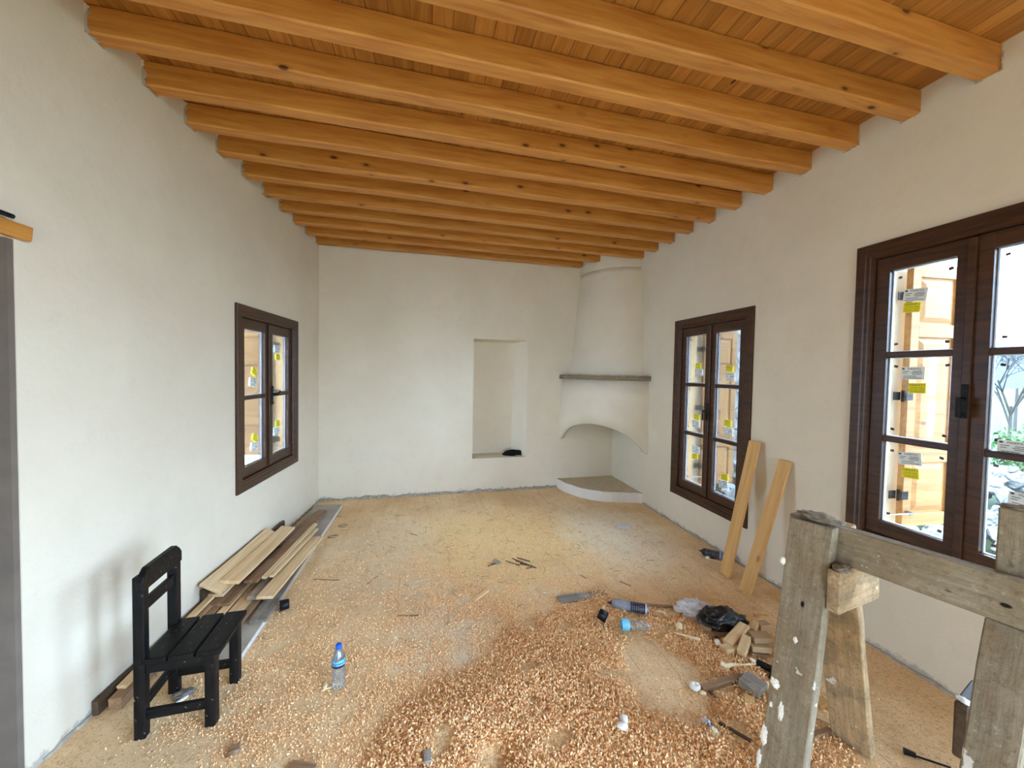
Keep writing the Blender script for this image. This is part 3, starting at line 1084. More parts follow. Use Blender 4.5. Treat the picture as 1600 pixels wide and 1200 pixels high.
SPR, APX = 0.625, 0.975
arch = lambda t: SPR + (APX - SPR) * (max(0.0, 1 - abs(2 * t - 0.96) ** 2.0)) ** 0.72
me = hood_shell([(SPR, 0.825, 0.93), (0.9, .825, .93), (1.2, 0.815, 0.925), (1.53, 0.80, 0.91)], arch=arch)
me.polygons.foreach_set('use_smooth', [True] * len(me.polygons))
new('fire_breast', me, fp)
me = hood_shell([(1.56, 0.675, 0.82), (1.6, 0.67, 0.81), (2.0, 0.635, 0.77), (2.5, 0.59, 0.71), (2.9, 0.555, 0.66), (2.955, 0.55, 0.655)])
me.polygons.foreach_set('use_smooth', [True] * len(me.polygons))
new('hood', me, fp)
me = hood_shell([(2.955, 0.562, 0.668), (2.97, 0.562, 0.668), (3.19, 0.555, 0.66)])
new('hood_collar', me, fp)


def quarter_slab(outline, z0, z1, mats, jag=0.0, seed=1):
    """slab between the corner and an outline of points relative to the corner; top face gets the 2nd material"""
    rd = random.Random(seed)
    n = len(outline)
    vs = [(x + rd.uniform(-jag, jag), y + rd.uniform(-jag, jag), z0) for x, y in outline] + [(x + rd.uniform(-jag, jag), y + rd.uniform(-jag, jag), z1 + rd.uniform(-jag, jag)) for x, y in outline]
    vs += [(0, 0, z0), (0, 0, z1)]
    fs, mi = [], []
    for i in range(n - 1):
        fs.append((i, i + 1, n + i + 1, n + i))
        mi.append(0)
        fs.append((n + i, n + i + 1, 2 * n + 1))
        mi.append(1)
        fs.append((i + 1, i, 2 * n))
        mi.append(0)
    return mesh('slab', vs, fs, mats, mi)


M['mantel'] = make_concrete_wood('dusty_mantel_edge', (150, 132, 108))
mo = [qpt(t / 40, 0.835, 0.955) for t in range(41)]
new('mantel_shelf', quarter_slab([(p.x, p.y) for p in mo], 1.522, 1.578, [M['mantel'], M['cement']], 0.004), fp)['label'] = 'thin dusty mantel ledge'
hp = [(1.775, 5.08), (1.785, 4.98), (1.81, 4.86), (1.888, 4.68), (1.96, 4.575), (2.05, 4.48), (2.15, 4.415), (2.257, 4.375), (2.36, 4.35), (2.45, 4.33), (2.54, 4.30), (2.614, 4.26)]
fine = []
for i in range(len(hp) - 1):
    for t in range(3):
        fine.append((hp[i][0] + (hp[i + 1][0] - hp[i][0]) * t / 3 - CO.x, hp[i][1] + (hp[i + 1][1] - hp[i][1]) * t / 3 - CO.y))
fine.append((hp[-1][0] - CO.x, hp[-1][1] - CO.y))
M['hearth_top'] = plain('dusty_hearth_top', (196, 180, 150), 0.95, var=0.25, vs=12)
M['hearth_white'] = plain('white_hearth_front', (214, 208, 198), 0.9, var=0.06, vs=6)
new('hearth', quarter_slab(fine, 0.0, 0.125, [M['hearth_white'], M['hearth_top']], 0.003), fp)['label'] = 'low rounded hearth with sandy dust on top'

# ---------------------------------------------------------------- doorway lintel and its cable
A = V((lx(1.835), 1.835, 2.09)) + V((dl.y, -dl.x, 0)) * (-0.10)
B = A - dl * 1.25
tag(stick('door_lintel', A, B, 0.26, 0.055, M['beam'], bev=0.004), 'wooden lintel end sticking out above the cement doorway', 'lintel')
P = [on_plane(px, py, A + V((0.14, 0, 0)), (1, 0, 0)) for px, py in ((20, 361), (12, 356), (4, 353))]
P = [V((p.x, p.y, max(p.z, 2.127))) for p in P] + [P[-1] + V((0, -0.35, 0.03)), P[-1] + V((-0.02, -0.75, -0.035))]
tag(new('cable', tube('cable', P, 0.009, M['blackplastic'])), 'black cable lying on the door lintel', 'cable')

# ---------------------------------------------------------------- the small black chair
ch = empty('wooden_chair', (-1.068, 2.035, 0), Matrix.Rotation(math.radians(3), 3, 'Z'))
tag(ch, 'small black painted wooden chair with slatted seat beside the white wall', 'chair')
CD, CW = 0.30, 0.285        # between the outer legs: depth (X, front is +X) and width (Y)


def cbox(name, c, s, bev=0.004, label=None, long='x'):
    bm = bmesh.new()
    dims = {'x': s, 'y': (s[1], s[0], s[2]), 'z': (s[2], s[1], s[0])}[long]
    bm_box(bm, (0, 0, 0), dims, bev=bev)
    o = new(name, from_bm(name, bm, M['black']), ch)
    r = {'x': Matrix(), 'y': Matrix.Rotation(math.pi / 2, 4, 'Z'), 'z': Matrix.Rotation(math.pi / 2, 4, 'Y')}[long]
    o.matrix_basis = Matrix.Translation(V(c)) @ r
    return o


LG = 0.042
for sy in (-1, 1):
    y = sy * (CW / 2 - LG / 2)
    o = cbox('leg', (-CD / 2 + LG / 2, y, 0.3525), (LG, LG * 0.85, 0.705), long='z')
    o['label'] = 'tall rear leg that carries the backrest'
    cbox('leg', (CD / 2 - LG / 2, y, 0.1625), (LG, LG, 0.325), long='z')
    cbox('apron', (0, y + sy * 0.004, 0.306), (CD - 2 * LG, 0.022, 0.046))
    cbox('stretcher', (0, y, 0.098), (CD - 2 * LG + 0.01, 0.02, 0.042))
cbox('apron', (CD / 2 - 0.016, 0, 0.306), (0.022, CW - 2 * LG, 0.046), long='y')
cbox('apron', (-CD / 2 + 0.016, 0, 0.306), (0.022, CW - 2 * LG, 0.046), long='y')
cbox('stretcher', (-CD / 2 + LG / 2, 0, 0.135), (0.02, CW - 2 * LG + 0.01, 0.04), long='y')
for i in range(3):
    w = 0.093
    x = -0.09 + i * (w + 0.009)
    cut = (CW - 2 * LG * 0.85 - 0.004) if i == 0 else CW + 0.012
    cbox('seat_slat', (x + 0.012, 0, 0.339), (w, cut if i else CW + 0.004, 0.024), bev=0.005, long='y')
# top rail with sloping shoulders
prof = [(-0.147, 0.642), (0.147, 0.642), (0.147, 0.69), (0.128, 0.712), (0.105, 0.735), (-0.105, 0.735), (-0.128, 0.712), (-0.147, 0.69)]
vs = [(-0.013, y, z) for y, z in prof] + [(0.013, y, z) for y, z in prof]
n = len(prof)
fs = [tuple(range(n))[::-1], tuple(range(n, 2 * n))] + [(i, (i + 1) % n, n + (i + 1) % n, n + i) for i in range(n)]
bm = bmesh.new()
bv = [bm.verts.new(v) for v in vs]
for f in fs:
    bm.faces.new([bv[i] for i in f])
bmesh.ops.bevel(bm, geom=[e for e in bm.edges], offset=0.003, segments=1, affect='EDGES')
o = new('top_rail', from_bm('top_rail', bm, M['black']), ch)
o.location = (-CD / 2 + LG + 0.0 - 0.012, 0, 0)
o['label'] = 'top rail with sloping shoulders and chipped paint'
cbox('back_slat', (-CD / 2 + LG / 2 + 0.002, 0, 0.568), (0.02, CW - 2 * LG * 0.85 + 0.004, 0.05), long='y')

# ---------------------------------------------------------------- boards along the window wall on the far side of the chair
c8 = lambda x, y: (160 + x / 4, 760 + y / 4)


def board(label, n, f, W, H, mat, roll=0.0, wane=0.3, name='wooden_board'):
    """n, f: middle of the near and the far end"""
    up = V((math.sin(roll), 0, math.cos(roll)))
    return tag(stick(name, n, f, W, H, M[mat], up=up, wane=wane, cuts=8), label, 'board', 'boards piled along the wall')


# the broad panel underneath everything
bm = bmesh.new()
pts = [(-1.385, 2.30), (-0.982, 2.30), (-0.962, 4.72), (-1.245, 4.76)]
vs = [bm.verts.new((x, y, 0.002)) for x, y in pts] + [bm.verts.new((x, y, 0.034)) for x, y in pts]
bm.faces.new(vs[:4][::-1])
bm.faces.new(vs[4:])
for i in range(4):
    bm.faces.new((vs[i], vs[(i + 1) % 4], vs[4 + (i + 1) % 4], vs[4 + i]))
me = from_bm('formwork_sheet', bm, M['panel'])
me.materials.append(M['panel_edge'])
for p in me.polygons:
    if p.normal.x > 0.8:
        p.material_index = 1
tag(new('formwork_sheet', me), 'long grey mortar-stained panel with pale edge lying flat under the boards', 'panel')
T = 0.034
board('dark rough plank standing on edge against the wall behind the board pile', (lx(2.80) + 0.022, 2.80, 0.080), (lx(3.98) + 0.022, 3.98, 0.080), 0.024, 0.155, 'dark_board')
board('dark plank on edge along the wall just behind the chair', (lx(2.06) + 0.020, 2.06, 0.036), (lx(2.77) + 0.020, 2.77, 0.036), 0.022, 0.07, 'dark_board', wane=0)
board('brown square timber with sawn orange end by the wall behind the chair', (-1.405, 2.08, 0.029), (-1.345, 3.15, T + 0.030), 0.055, 0.055, 'brown_board')
board('narrow pale batten lying on the brown square timber by the wall', (-1.412, 2.13, 0.068), (-1.372, 2.95, T + 0.062), 0.04, 0.018, 'pale_board')
board('lowest brown strip sticking out from the pile next to the square timber', (-1.335, 2.36, T + 0.014), (-1.300, 3.4, T + 0.014), 0.05, 0.026, 'brown_board')
board('pale strip sticking out towards the chair, second in from the wall', (-1.270, 2.38, T + 0.014), (-1.235, 3.5, T + 0.014), 0.045, 0.024, 'pale_board')
board('broad pale board sticking out towards the chair under the pile', (-1.185, 2.33, T + 0.012), (-1.155, 3.55, T + 0.012), 0.095, 0.020, 'pale_board')
board('narrow warm brown board beside the broad pale one under the pile', (-1.112, 2.42, T + 0.013), (-1.085, 3.6, T + 0.013), 0.042, 0.022, 'brown_board')
board('grey weathered board with square end next to the black cap', (-1.010, 2.585, T + 0.011), (-1.005, 3.75, T + 0.011), 0.10, 0.020, 'grey_board', name='wooden_board')
board('brown board half hidden in the middle layer of the pile', (-1.300, 2.76, T + 0.040), (-1.245, 3.78, T + 0.040), 0.12, 0.022, 'brown_board')
board('pale board with a broken corner peeping out under the knotty board', (-1.365, 2.83, T + 0.066), (-1.325, 3.80, T + 0.066), 0.12, 0.022, 'pale_board')
board('grey board end in the middle layer beneath the narrow battens', (-1.115, 2.80, T + 0.038), (-1.060, 3.75, T + 0.038), 0.085, 0.024, 'grey_board')
board('pale board with straight sharp edge, outermost of the top layer', (-1.030, 2.745, T + 0.066), (-0.968, 3.72, T + 0.045), 0.105, 0.018, 'pale_board', wane=0.1)
board('pale board leaning tilted against the wall, nearest it in the top layer', (-1.345, 2.76, 0.180), (-1.290, 3.64, 0.180), 0.14, 0.020, 'pale_board', roll=0.5)
board('topmost pale board with a row of dark knots', (-1.272, 2.835, 0.178), (-1.214, 3.745, 0.172), 0.115, 0.022, 'pale_board', roll=0.12)
board('topmost grey-brown board beside the knotty pale one', (-1.185, 2.93, T + 0.088), (-1.075, 4.05, T + 0.080), 0.088, 0.020, 'brown_board')
board('thin pale batten on top of the grey-brown board', (-1.115, 2.96, T + 0.094), (-1.030, 3.92, T + 0.09), 0.035, 0.018, 'pale_board')
board('second thin pale batten, on the outer side of the top layer', (-1.075, 2.98, T + 0.086), (-0.998, 3.82, T + 0.08), 0.03, 0.016, 'pale_board')
board('long thin brown board reaching furthest towards the corner', (-1.215, 3.55, T + 0.064), (-1.115, 4.47, T + 0.016), 0.11, 0.014, 'brown_board')
board('short grey board on the panel near the corner', (-1.205, 4.02, T + 0.008), (-1.135, 4.55, T + 0.008), 0.07, 0.014, 'grey_board')

# ---------------------------------------------------------------- leaning boards by the window wall
def leaning(label, bl, br, tl, tr, th, mat):
    bl, br, tl, tr = V(bl), V(br), V(tl), V(tr)
    A, B = (bl + br) / 2, (tl + tr) / 2
    W = ((br - bl).length + (tr - tl).length) / 2
    o = stick('wooden_board', A, B, W, th, M[mat], up=(1, 0, 0.2), cuts=6)
    # face plane stays on the measured points: push the thickness to the wall side
    n = (B - A).normalized().cross((br - bl).normalized())
    if n.x < 0:
        n = -n
    o.location += n * th / 2
    return tag(o, label, 'board')


leaning('planed pine board leaning against the window, the taller of two', (2.33, 2.640, 0.004), (2.33, 2.546, 0.004), (2.565, 2.640, 1.082), (2.565, 2.535, 1.082), 0.024, 'lean')
leaning('planed pine board with a dark knot leaning on the wall, the shorter of two', (2.30, 2.412, 0.004), (2.30, 2.312, 0.004), (2.585, 2.375, 0.985), (2.585, 2.285, 0.985), 0.024, 'lean')

# ---------------------------------------------------------------- spray foam cans and caps
def can_materials(name, stops, text_rgb):
    k = NT(name)
    g = k.coord()
    x, y, z = k.sep(g)
    c = lin(*stops[0][1])
    for zz, rgb in stops[1:]:
        c = k.mix(k.ramp(z, zz - 0.0006, zz + 0.0006), c, lin(*rgb))
    ang = k.math('ARCTAN2', y, x)
    v = k.comb(k.math('MULTIPLY', k.math('ROUND', k.math('MULTIPLY', z, 75)), 3.0), k.math('MULTIPLY', ang, 2.6), 0.0)
    n = k.noise(v, 3.0, 2, 0.6)
    ln = k.ramp(k.math('ABSOLUTE', k.math('SUBTRACT', k.math('FRACT', k.math('MULTIPLY', z, 75)), 0.5)), 0.2, 0.24, 1, 0)
    inz = k.math('MULTIPLY', k.ramp(z, 0.03, 0.032), k.ramp(z, 0.208, 0.21, 1, 0))
    c = k.mix(k.math('MULTIPLY', k.math('MULTIPLY', k.ramp(n, 0.52, 0.54), ln), k.math('MULTIPLY', inz, 0.7)), c, lin(*text_rgb))
    return k.out(c, 0.35, 0.5)


CAN_PROF = [(0.0, 0.0), (0.026, 0.0), (0.0315, 0.004), (0.0325, 0.010), (0.0325, 0.215), (0.031, 0.222), (0.022, 0.235), (0.0, 0.236)]


def spray_can(label, A, B, mat, top_mat):
    A, B = V(A), V(B)
    r = 0.0325
    d = (B - A).normalized()
    rt = empty('spray_can', (A + B) / 2 * V((1, 1, 0)) if False else V(((A.x + B.x) / 2, (A.y + B.y) / 2, 0)))
    q = d.to_track_quat('Z', 'Y').to_matrix().to_4x4()
    body = new('can_body', lathe('can_body', CAN_PROF, mat), rt)
    m = Matrix.Translation(A - rt.location) @ q
    body.matrix_basis = m
    t = new('nozzle', lathe('nozzle', [(0.0, 0.236), (0.015, 0.236), (0.015, 0.242), (0.005, 0.244), (0.005, 0.262), (0.0, 0.263)], top_mat, 14), rt)
    t.matrix_basis = m
    t = new('rim', lathe('rim', [(0.030, 0.001), (0.0335, 0.0), (0.0340, 0.003), (0.0335, 0.007), (0.0325, 0.008)], M['steel'], 24), rt)
    t.matrix_basis = m
    tag(rt, label, 'can')
    return rt


M['can1'] = can_materials('grey_black_foam_can', [(0, (180, 180, 184)), (0.02, (20, 22, 40)), (0.115, (120, 122, 128)), (0.135, (132, 134, 140))], (196, 200, 210))
M['can2'] = can_materials('blue_black_foam_can', [(0, (28, 80, 150)), (0.085, (120, 150, 190)), (0.10, (22, 26, 40))], (214, 220, 228))
n_, f_ = at(1013, 952, 0.05), at(941, 938, 0.05)
spray_can('grey and black spray foam can lying at the edge of the shavings', V((n_.x, n_.y, 0.047)), V((f_.x, f_.y, 0.043)), M['can1'], M['blackplastic'])
n_, f_ = at(1145, 873, 0.033), at(1091, 860, 0.033)
f_ = n_ + (f_ - n_).normalized() * 0.25
spray_can('blue and black spray foam can lying behind the leaning board', V((n_.x, n_.y, 0.034)), V((f_.x, f_.y, 0.034)), M['can2'], M['blackplastic'])


def cap(label, p, axis):
    prof = [(0.0, 0.055), (0.026, 0.055), (0.031, 0.050), (0.034, 0.0), (0.031, 0.0), (0.028, 0.048), (0.0, 0.05)]
    o = new('can_cap', lathe('can_cap', prof, M['blackplastic'], 24))
    q = V(axis).normalized().to_track_quat('Z', 'Y')
    o.rotation_euler = q.to_euler()
    o.location = V(p)
    return tag(o, label, 'cap')


p = at(437, 947, 0.034)
cap('black spray can cap lying beside the grey panel', (p.x, p.y, 0.034), (0.93, 0.35, 0.02))
p = at(948, 966, 0.06)
cap('black spray can cap on the shavings in front of the grey can', (p.x, p.y, 0.062), (-0.75, 0.55, 0.35))

# ---------------------------------------------------------------- bottles
def bottle_profile(h=0.205):
    r = 0.031
    pr = [(0.0, 0.004), (0.018, 0.004), (0.027, 0.0), (0.031, 0.006)]
    z = 0.012
    while z < 0.10:
        pr += [(r, z), (r - 0.0018, z + 0.006), (r, z + 0.012)]
        z += 0.0145
    pr += [(r, 0.115), (r + 0.0005, 0.145), (r, 0.15), (0.0285, 0.16), (0.022, 0.176), (0.0145, 0.189), (0.0135, 0.20)]
    return pr


p = at(529, 1072, 0)
wb = empty('water_bottle', (p.x, p.y, 0))
tag(wb, 'clear water bottle with blue cap standing on the floor', 'bottle')
new('bottle_body', lathe('bottle_body', bottle_profile(), M['bottle'], 28), wb)
k = NT('blue_bottle_label')
g = k.coord()
x, y, z = k.sep(g)
wv = k.math('ADD', z, k.math('MULTIPLY', k.math('SINE', k.math('ARCTAN2', y, x)), 0.006))
c = k.mix(k.ramp(wv, 0.1190, 0.1195), lin(18, 30, 44), lin(206, 226, 238))
c = k.mix(k.ramp(wv, 0.1225, 0.123), c, lin(40, 120, 196))
c = k.mix(k.ramp(wv, 0.128, 0.134), c, lin(88, 186, 226))
c = k.mix(k.math('MULTIPLY', k.ramp(k.noise(k.scale(g, (60, 60, 120)), 1.0, 2), 0.56, 0.58), 0.6), c, lin(30, 84, 150))
M['bottle_label'] = k.out(c, 0.4, 0.4)
new('bottle_label', lathe('bottle_label', [(0.0318, 0.112), (0.0322, 0.113), (0.0322, 0.147), (0.0318, 0.148)], M['bottle_label'], 28), wb)
new('bottle_cap', lathe('bottle_cap', [(0.0, 0.2165), (0.0135, 0.2165), (0.0152, 0.214), (0.0152, 0.1985), (0.0138, 0.1975)], M['blue_cap'], 24), wb)

# flattened empty bottle lying on the shavings
a_, b_ = at(972, 974, 0.06), at(1024, 976, 0.06)
cb = empty('crushed_bottle', ((a_.x + b_.x) / 2, (a_.y + b_.y) / 2, 0.025))
tag(cb, 'crushed clear bottle with pale blue torn label lying in the shavings', 'bottle')
q = (b_ - a_).normalized().to_track_quat('Z', 'Y').to_matrix().to_4x4()
prof = [(0.029 + 0.003 * math.sin(i * 1.7), i * 0.0085) for i in range(17)] + [(0.024, 0.15), (0.014, 0.165), (0.012, 0.178), (0.0, 0.18)]
me = lathe('bottle_body', prof, M['bottle'], 22)
for v in me.vertices:
    nn = mnoise.noise(v.co * 55)
    v.co.x *= 0.95 + 0.35 * nn
    v.co.y *= 0.72 + 0.3 * nn
o = new('bottle_body', me, cb)
o.matrix_basis = Matrix.Translation(a_ - cb.location + V((0, 0, -0.01))) @ q
M['torn_label'] = plain('pale_blue_torn_label', (120, 200, 226), 0.5, var=0.35, vs=40)
me = lathe('torn_label', [(0.031, -0.004), (0.033, 0.0), (0.034, 0.034), (0.033, 0.04)], M['torn_label'], 22)
o = new('torn_label', me, cb)
o.matrix_basis = Matrix.Translation(a_ - cb.location + V((0, 0, -0.006))) @ q

# ---------------------------------------------------------------- the trestle
tb_top = 1.05
TA, TB = at(1304, 822, tb_top), at(1600, 910, tb_top)
tu = (TB - TA).normalized()                      # along the beam, towards the viewer
tn = V((tu.y, -tu.x, 0))                         # towards the room
if tn.x > 0:
    tn = -tn
tr = empty('trestle', (TA.x + 0.2, TA.y - 0.25, 0))
tag(tr, 'mortar-caked timber trestle standing before the large window', 'trestle')
BHH = 0.135
th = 0.045


def tplank(name, A, B, W, H, up, mat='trestle', label=None, wane=0.2):
    o = stick(name, A, B, W, H, M[mat], parent=tr, up=up, bev=0.004, wane=wane, cuts=14)
    if label:
        o['label'] = label
    return o


a0 = TA - tu * 0.15
tplank('crossbar', a0 - tn * (th / 2) - V((0, 0, BHH / 2)), a0 + tu * 1.05 - tn * (th / 2) - V((0, 0, BHH / 2)), th, BHH, (0, 0, 1))


def solve_leg(top_px, bot_px, off):
    """edge of a leg that keeps to one place along the bar: top on the face plane, foot found on the same cross plane"""
    P1 = on_plane(*top_px, TA + tn * off, tn)
    P2 = on_plane(*bot_px, P1, tu)
    return P1, P2


def leg(top, low, W, T, name='leg', mat='trestle', side=1, over=0.0):
    """top, low: points on the leg's left front edge; width W goes along the bar, thickness T to the back"""
    d = (low - top).normalized()
    ft = low + d * ((0.0 - low.z) / d.z)
    tp = top - d * over
    c = tu * (W / 2)
    nn = d.cross(tu).normalized()
    if nn.dot(tn) < 0:
        nn = -nn
    sh = c - nn * (T / 2)
    o = tplank(name, tp + sh, ft + sh + V((0, 0, 0.004)), W, T, nn, mat)
    return tp, ft, nn


P1, P2 = solve_leg((1235, 806), (1184, 1198), th + 0.002)
W1 = (on_plane(1304, 822, P1, tn) - P1).dot(tu)
print('leg1', P1, P2, 'width', W1)
t1, f1, n1 = leg(P1, P2, W1, th)
# second leg on the far side of the bar, splayed the other way
Q1 = P1 + tu * 0.01 - tn * (2 * th + 0.006)
Q1.z = tb_top - 0.01
Q2 = on_plane(1305, 1200, Q1, tu)
print('leg2', Q1, Q2)
t2, f2, n2 = leg(Q1, Q2, W1, 0.042, mat='trestle_warm')
# legs of the other end: the near one butts under the bar, a stub of post rises behind the bar
R1 = on_plane(1541, 963, TA - tn * 0.004, tn)
R2 = on_plane(1501, 1200, R1, tu)
W3 = (on_plane(1592, 1160, R1, tn) - on_plane(1509, 1160, R1, tn)).dot(tu)
t3, f3, n3 = leg(R1, R2, W3, th)
S1 = on_plane(1562, 792, TA - tn * (th + 0.004), tn)
S2 = V((S1.x, S1.y, tb_top - BHH - 0.12))
tplank('post', S1 + tu * W3 / 2 - tn * th / 2, S2 + tu * W3 / 2 - tn * th / 2, W3, th, tn)
S3 = R1 + tu * 0.03 - tn * (2 * th + 0.012)
S4 = S3 - tn * abs((f1 - t1).dot(tn)) * 0.8
S4.z = 0.05
t4, f4, n4 = leg(S3, S4, W1, 0.042, mat='trestle_warm')
# short cleat between the first pair of legs, under the bar
def on_leg(top, foot, z):
    return top.lerp(foot, (top.z - z) / (top.z - foot.z))


zc = tb_top - BHH - 0.07
cA = on_leg(t1, f1, zc) + tu * (W1 + 0.023) + tn * 0.012
cB = on_leg(t2, f2, zc) + tu * (W1 + 0.033) - tn * 0.07
tplank('cleat', cA, cB, 0.04, 0.15, (0, 0, 1), 'trestle_warm', 'paler cleat nailed across under the bar')
k1, k2 = on_plane(1497, 1092, R1 - tn * 0.035, tn), on_plane(1497, 1178, R1 - tn * 0.035, tn)
kz = (k1.z + k2.z) / 2
kc = V(((k1.x + k2.x) / 2, (k1.y + k2.y) / 2, kz)) + tu * 0.008
tplank('cleat', kc + tn * 0.02, kc - tn * 0.16, 0.03, k1.z - k2.z, (0, 0, 1), 'dark_board', 'low dark cleat with a white splash on its end')
o = new('plaster_splash', blob_mesh('plaster_splash', (0.012, 0.018, 0.006), M['foam_white'], 0.5, 2.5, 3, 5), tr)
o.location = V((kc.x, kc.y, k1.z - 0.003)) - tr.location
# mortar lumps on the tops
for i, (p, s) in enumerate(((t1 + tu * W1 * 0.55 - tn * 0.05, (0.065, 0.032, 0.014)), (on_leg(t1, f1, tb_top - BHH + 0.005) + tu * (W1 + 0.03) - tn * 0.012, (0.024, 0.03, 0.010)), (S1 + tu * W3 * 0.5 - tn * 0.02, (0.05, 0.018, 0.008)))):
    o = new('mortar_crust', blob_mesh('mortar_crust', s, M['lump'], 0.55, 3.0, 4, i + 2), tr)
    o.matrix_basis = Matrix.Translation(p - tr.location + V((0, 0, -0.006))) @ basis((0, 0, 0), tu).to_4x4()
for i, (px, py, sx, sz) in enumerate(((1211, 1067, 0.013, 0.015), (1220, 1112, 0.009, 0.03), (1194, 1148, 0.011, 0.032), (1186, 1185, 0.008, 0.03), (1243, 1000, 0.006, 0.010), (1205, 1100, 0.005, 0.009))):
    pp = on_plane(px, py, t1, n1)
    o = new('plaster_splash', blob_mesh('plaster_splash', (sx, sz, 0.0016), M['foam_white'], 0.75, 2.6, 4, i + 20), tr)
    o.matrix_basis = Matrix.Translation(pp - tr.location - n1 * 0.0012) @ Matrix((tu, (t1 - f1).normalized(), n1)).transposed().to_4x4()
o = new('foam_lump', blob_mesh('foam_lump', (0.014, 0.012, 0.016), M['foam_white'], 0.25, 1.6, 3, 9), tr)
pz = on_leg(t1, f1, 0.86)
o.location = pz - tr.location - tu * 0.006 - tn * 0.01
o['label'] = 'lump of white foam stuck to the edge of the leg'

# ---------------------------------------------------------------- shavings
KERN = [((880, 1080), .28, 1.0), ((800, 1115), .26, 1.0), ((720, 1135), .22, .85), ((905, 1000), .26, .9), ((960, 945), .20, .75), ((1060, 990), .18, .8), ((1140, 1045), .17, .9), ((1000, 1170), .24, .9), ((880, 1170), .26, 1.0),
        ((640, 1185), .2, .6), ((1150, 1140), .2, .9), ((1230, 1170), .25, .8), ((830, 1010), .2, .5), ((1180, 1000), .2, .5), ((1080, 1180), .2, .7), ((960, 1060), .16, .7),
        ((1045, 1075), .155, -1.5), ((1085, 1115), .10, -1.2), ((1010, 1035), .10, -1.0), ((785, 1185), .07, -.9), ((1000, 1100), .07, -.5), ((500, 1190), .12, .12)]
KERN = [(at(*p), r, w) for p, r, w in KERN]
SPARSE = [((450, 1090), .42, .30), ((420, 1010), .35, .24), ((560, 1060), .5, .16), ((700, 860), .75, .13), ((860, 840), .7, .12), ((660, 980), .6, .12), ((360, 1150), .3, .26), ((1000, 900), .5, .08), ((520, 900), .6, .10), ((620, 1130), .3, .3), ((760, 940), .5, .12), ((690, 1060), .26, .5), ((790, 965), .3, .5), ((900, 925), .26, .45), ((1050, 935), .18, .35), ((1120, 940), .15, .3), ((610, 1150), .2, .5), ((1040, 1075), .18, .3), ((1110, 1130), .14, .5), ((1240, 1110), .2, .4), ((700, 930), .4, .25)]
SPARSE = [(at(*p), r, w) for p, r, w in SPARSE]


def field(X, Y, kern):
    d = np.zeros_like(X)
    for p, r, w in kern:
        d += w * np.exp(-((X - p.x) ** 2 + (Y - p.y) ** 2) / (r * r))
    return d


def mound(X, Y):
    d = np.clip(field(X, Y, KERN) - 0.25, 0, 1.3)
    return 0.030 * d


def hz(x, y):
    return float(mound(np.array([x]), np.array([y]))[0])


# the low heap itself
gx, gy = np.meshgrid(np.linspace(-0.6, 2.55, 190), np.linspace(1.0, 3.0, 130))
mz = mound(gx, gy)
rough = np.array([[mnoise.noise(V((a * 22, b * 22, 0))) + 0.6 * mnoise.noise(V((a * 60, b * 60, 4))) for a, b in zip(ra, rb)] for ra, rb in zip(gx, gy)])
mz = np.where(mz > 0.001, mz + rough * 0.006 * np.clip(mz / 0.01, 0, 1) + 0.001, -0.01)
vs = np.stack([gx, gy, mz], -1).reshape(-1, 3)
nx, ny = 190, 130
fs = []
flat = mz.reshape(-1)
for j in range(ny - 1):
    for i in range(nx - 1):
        qd = (j * nx + i, j * nx + i + 1, (j + 1) * nx + i + 1, (j + 1) * nx + i)
        if max(flat[k] for k in qd) > 0:
            fs.append(qd)
o = new('sawdust_heap', mesh('sawdust_heap', vs.tolist(), fs, [M['sawdust']], smooth=True))
tag(o, 'low heap of reddish sawdust spread over the floor before the trestle', 'sawdust', kind='stuff')


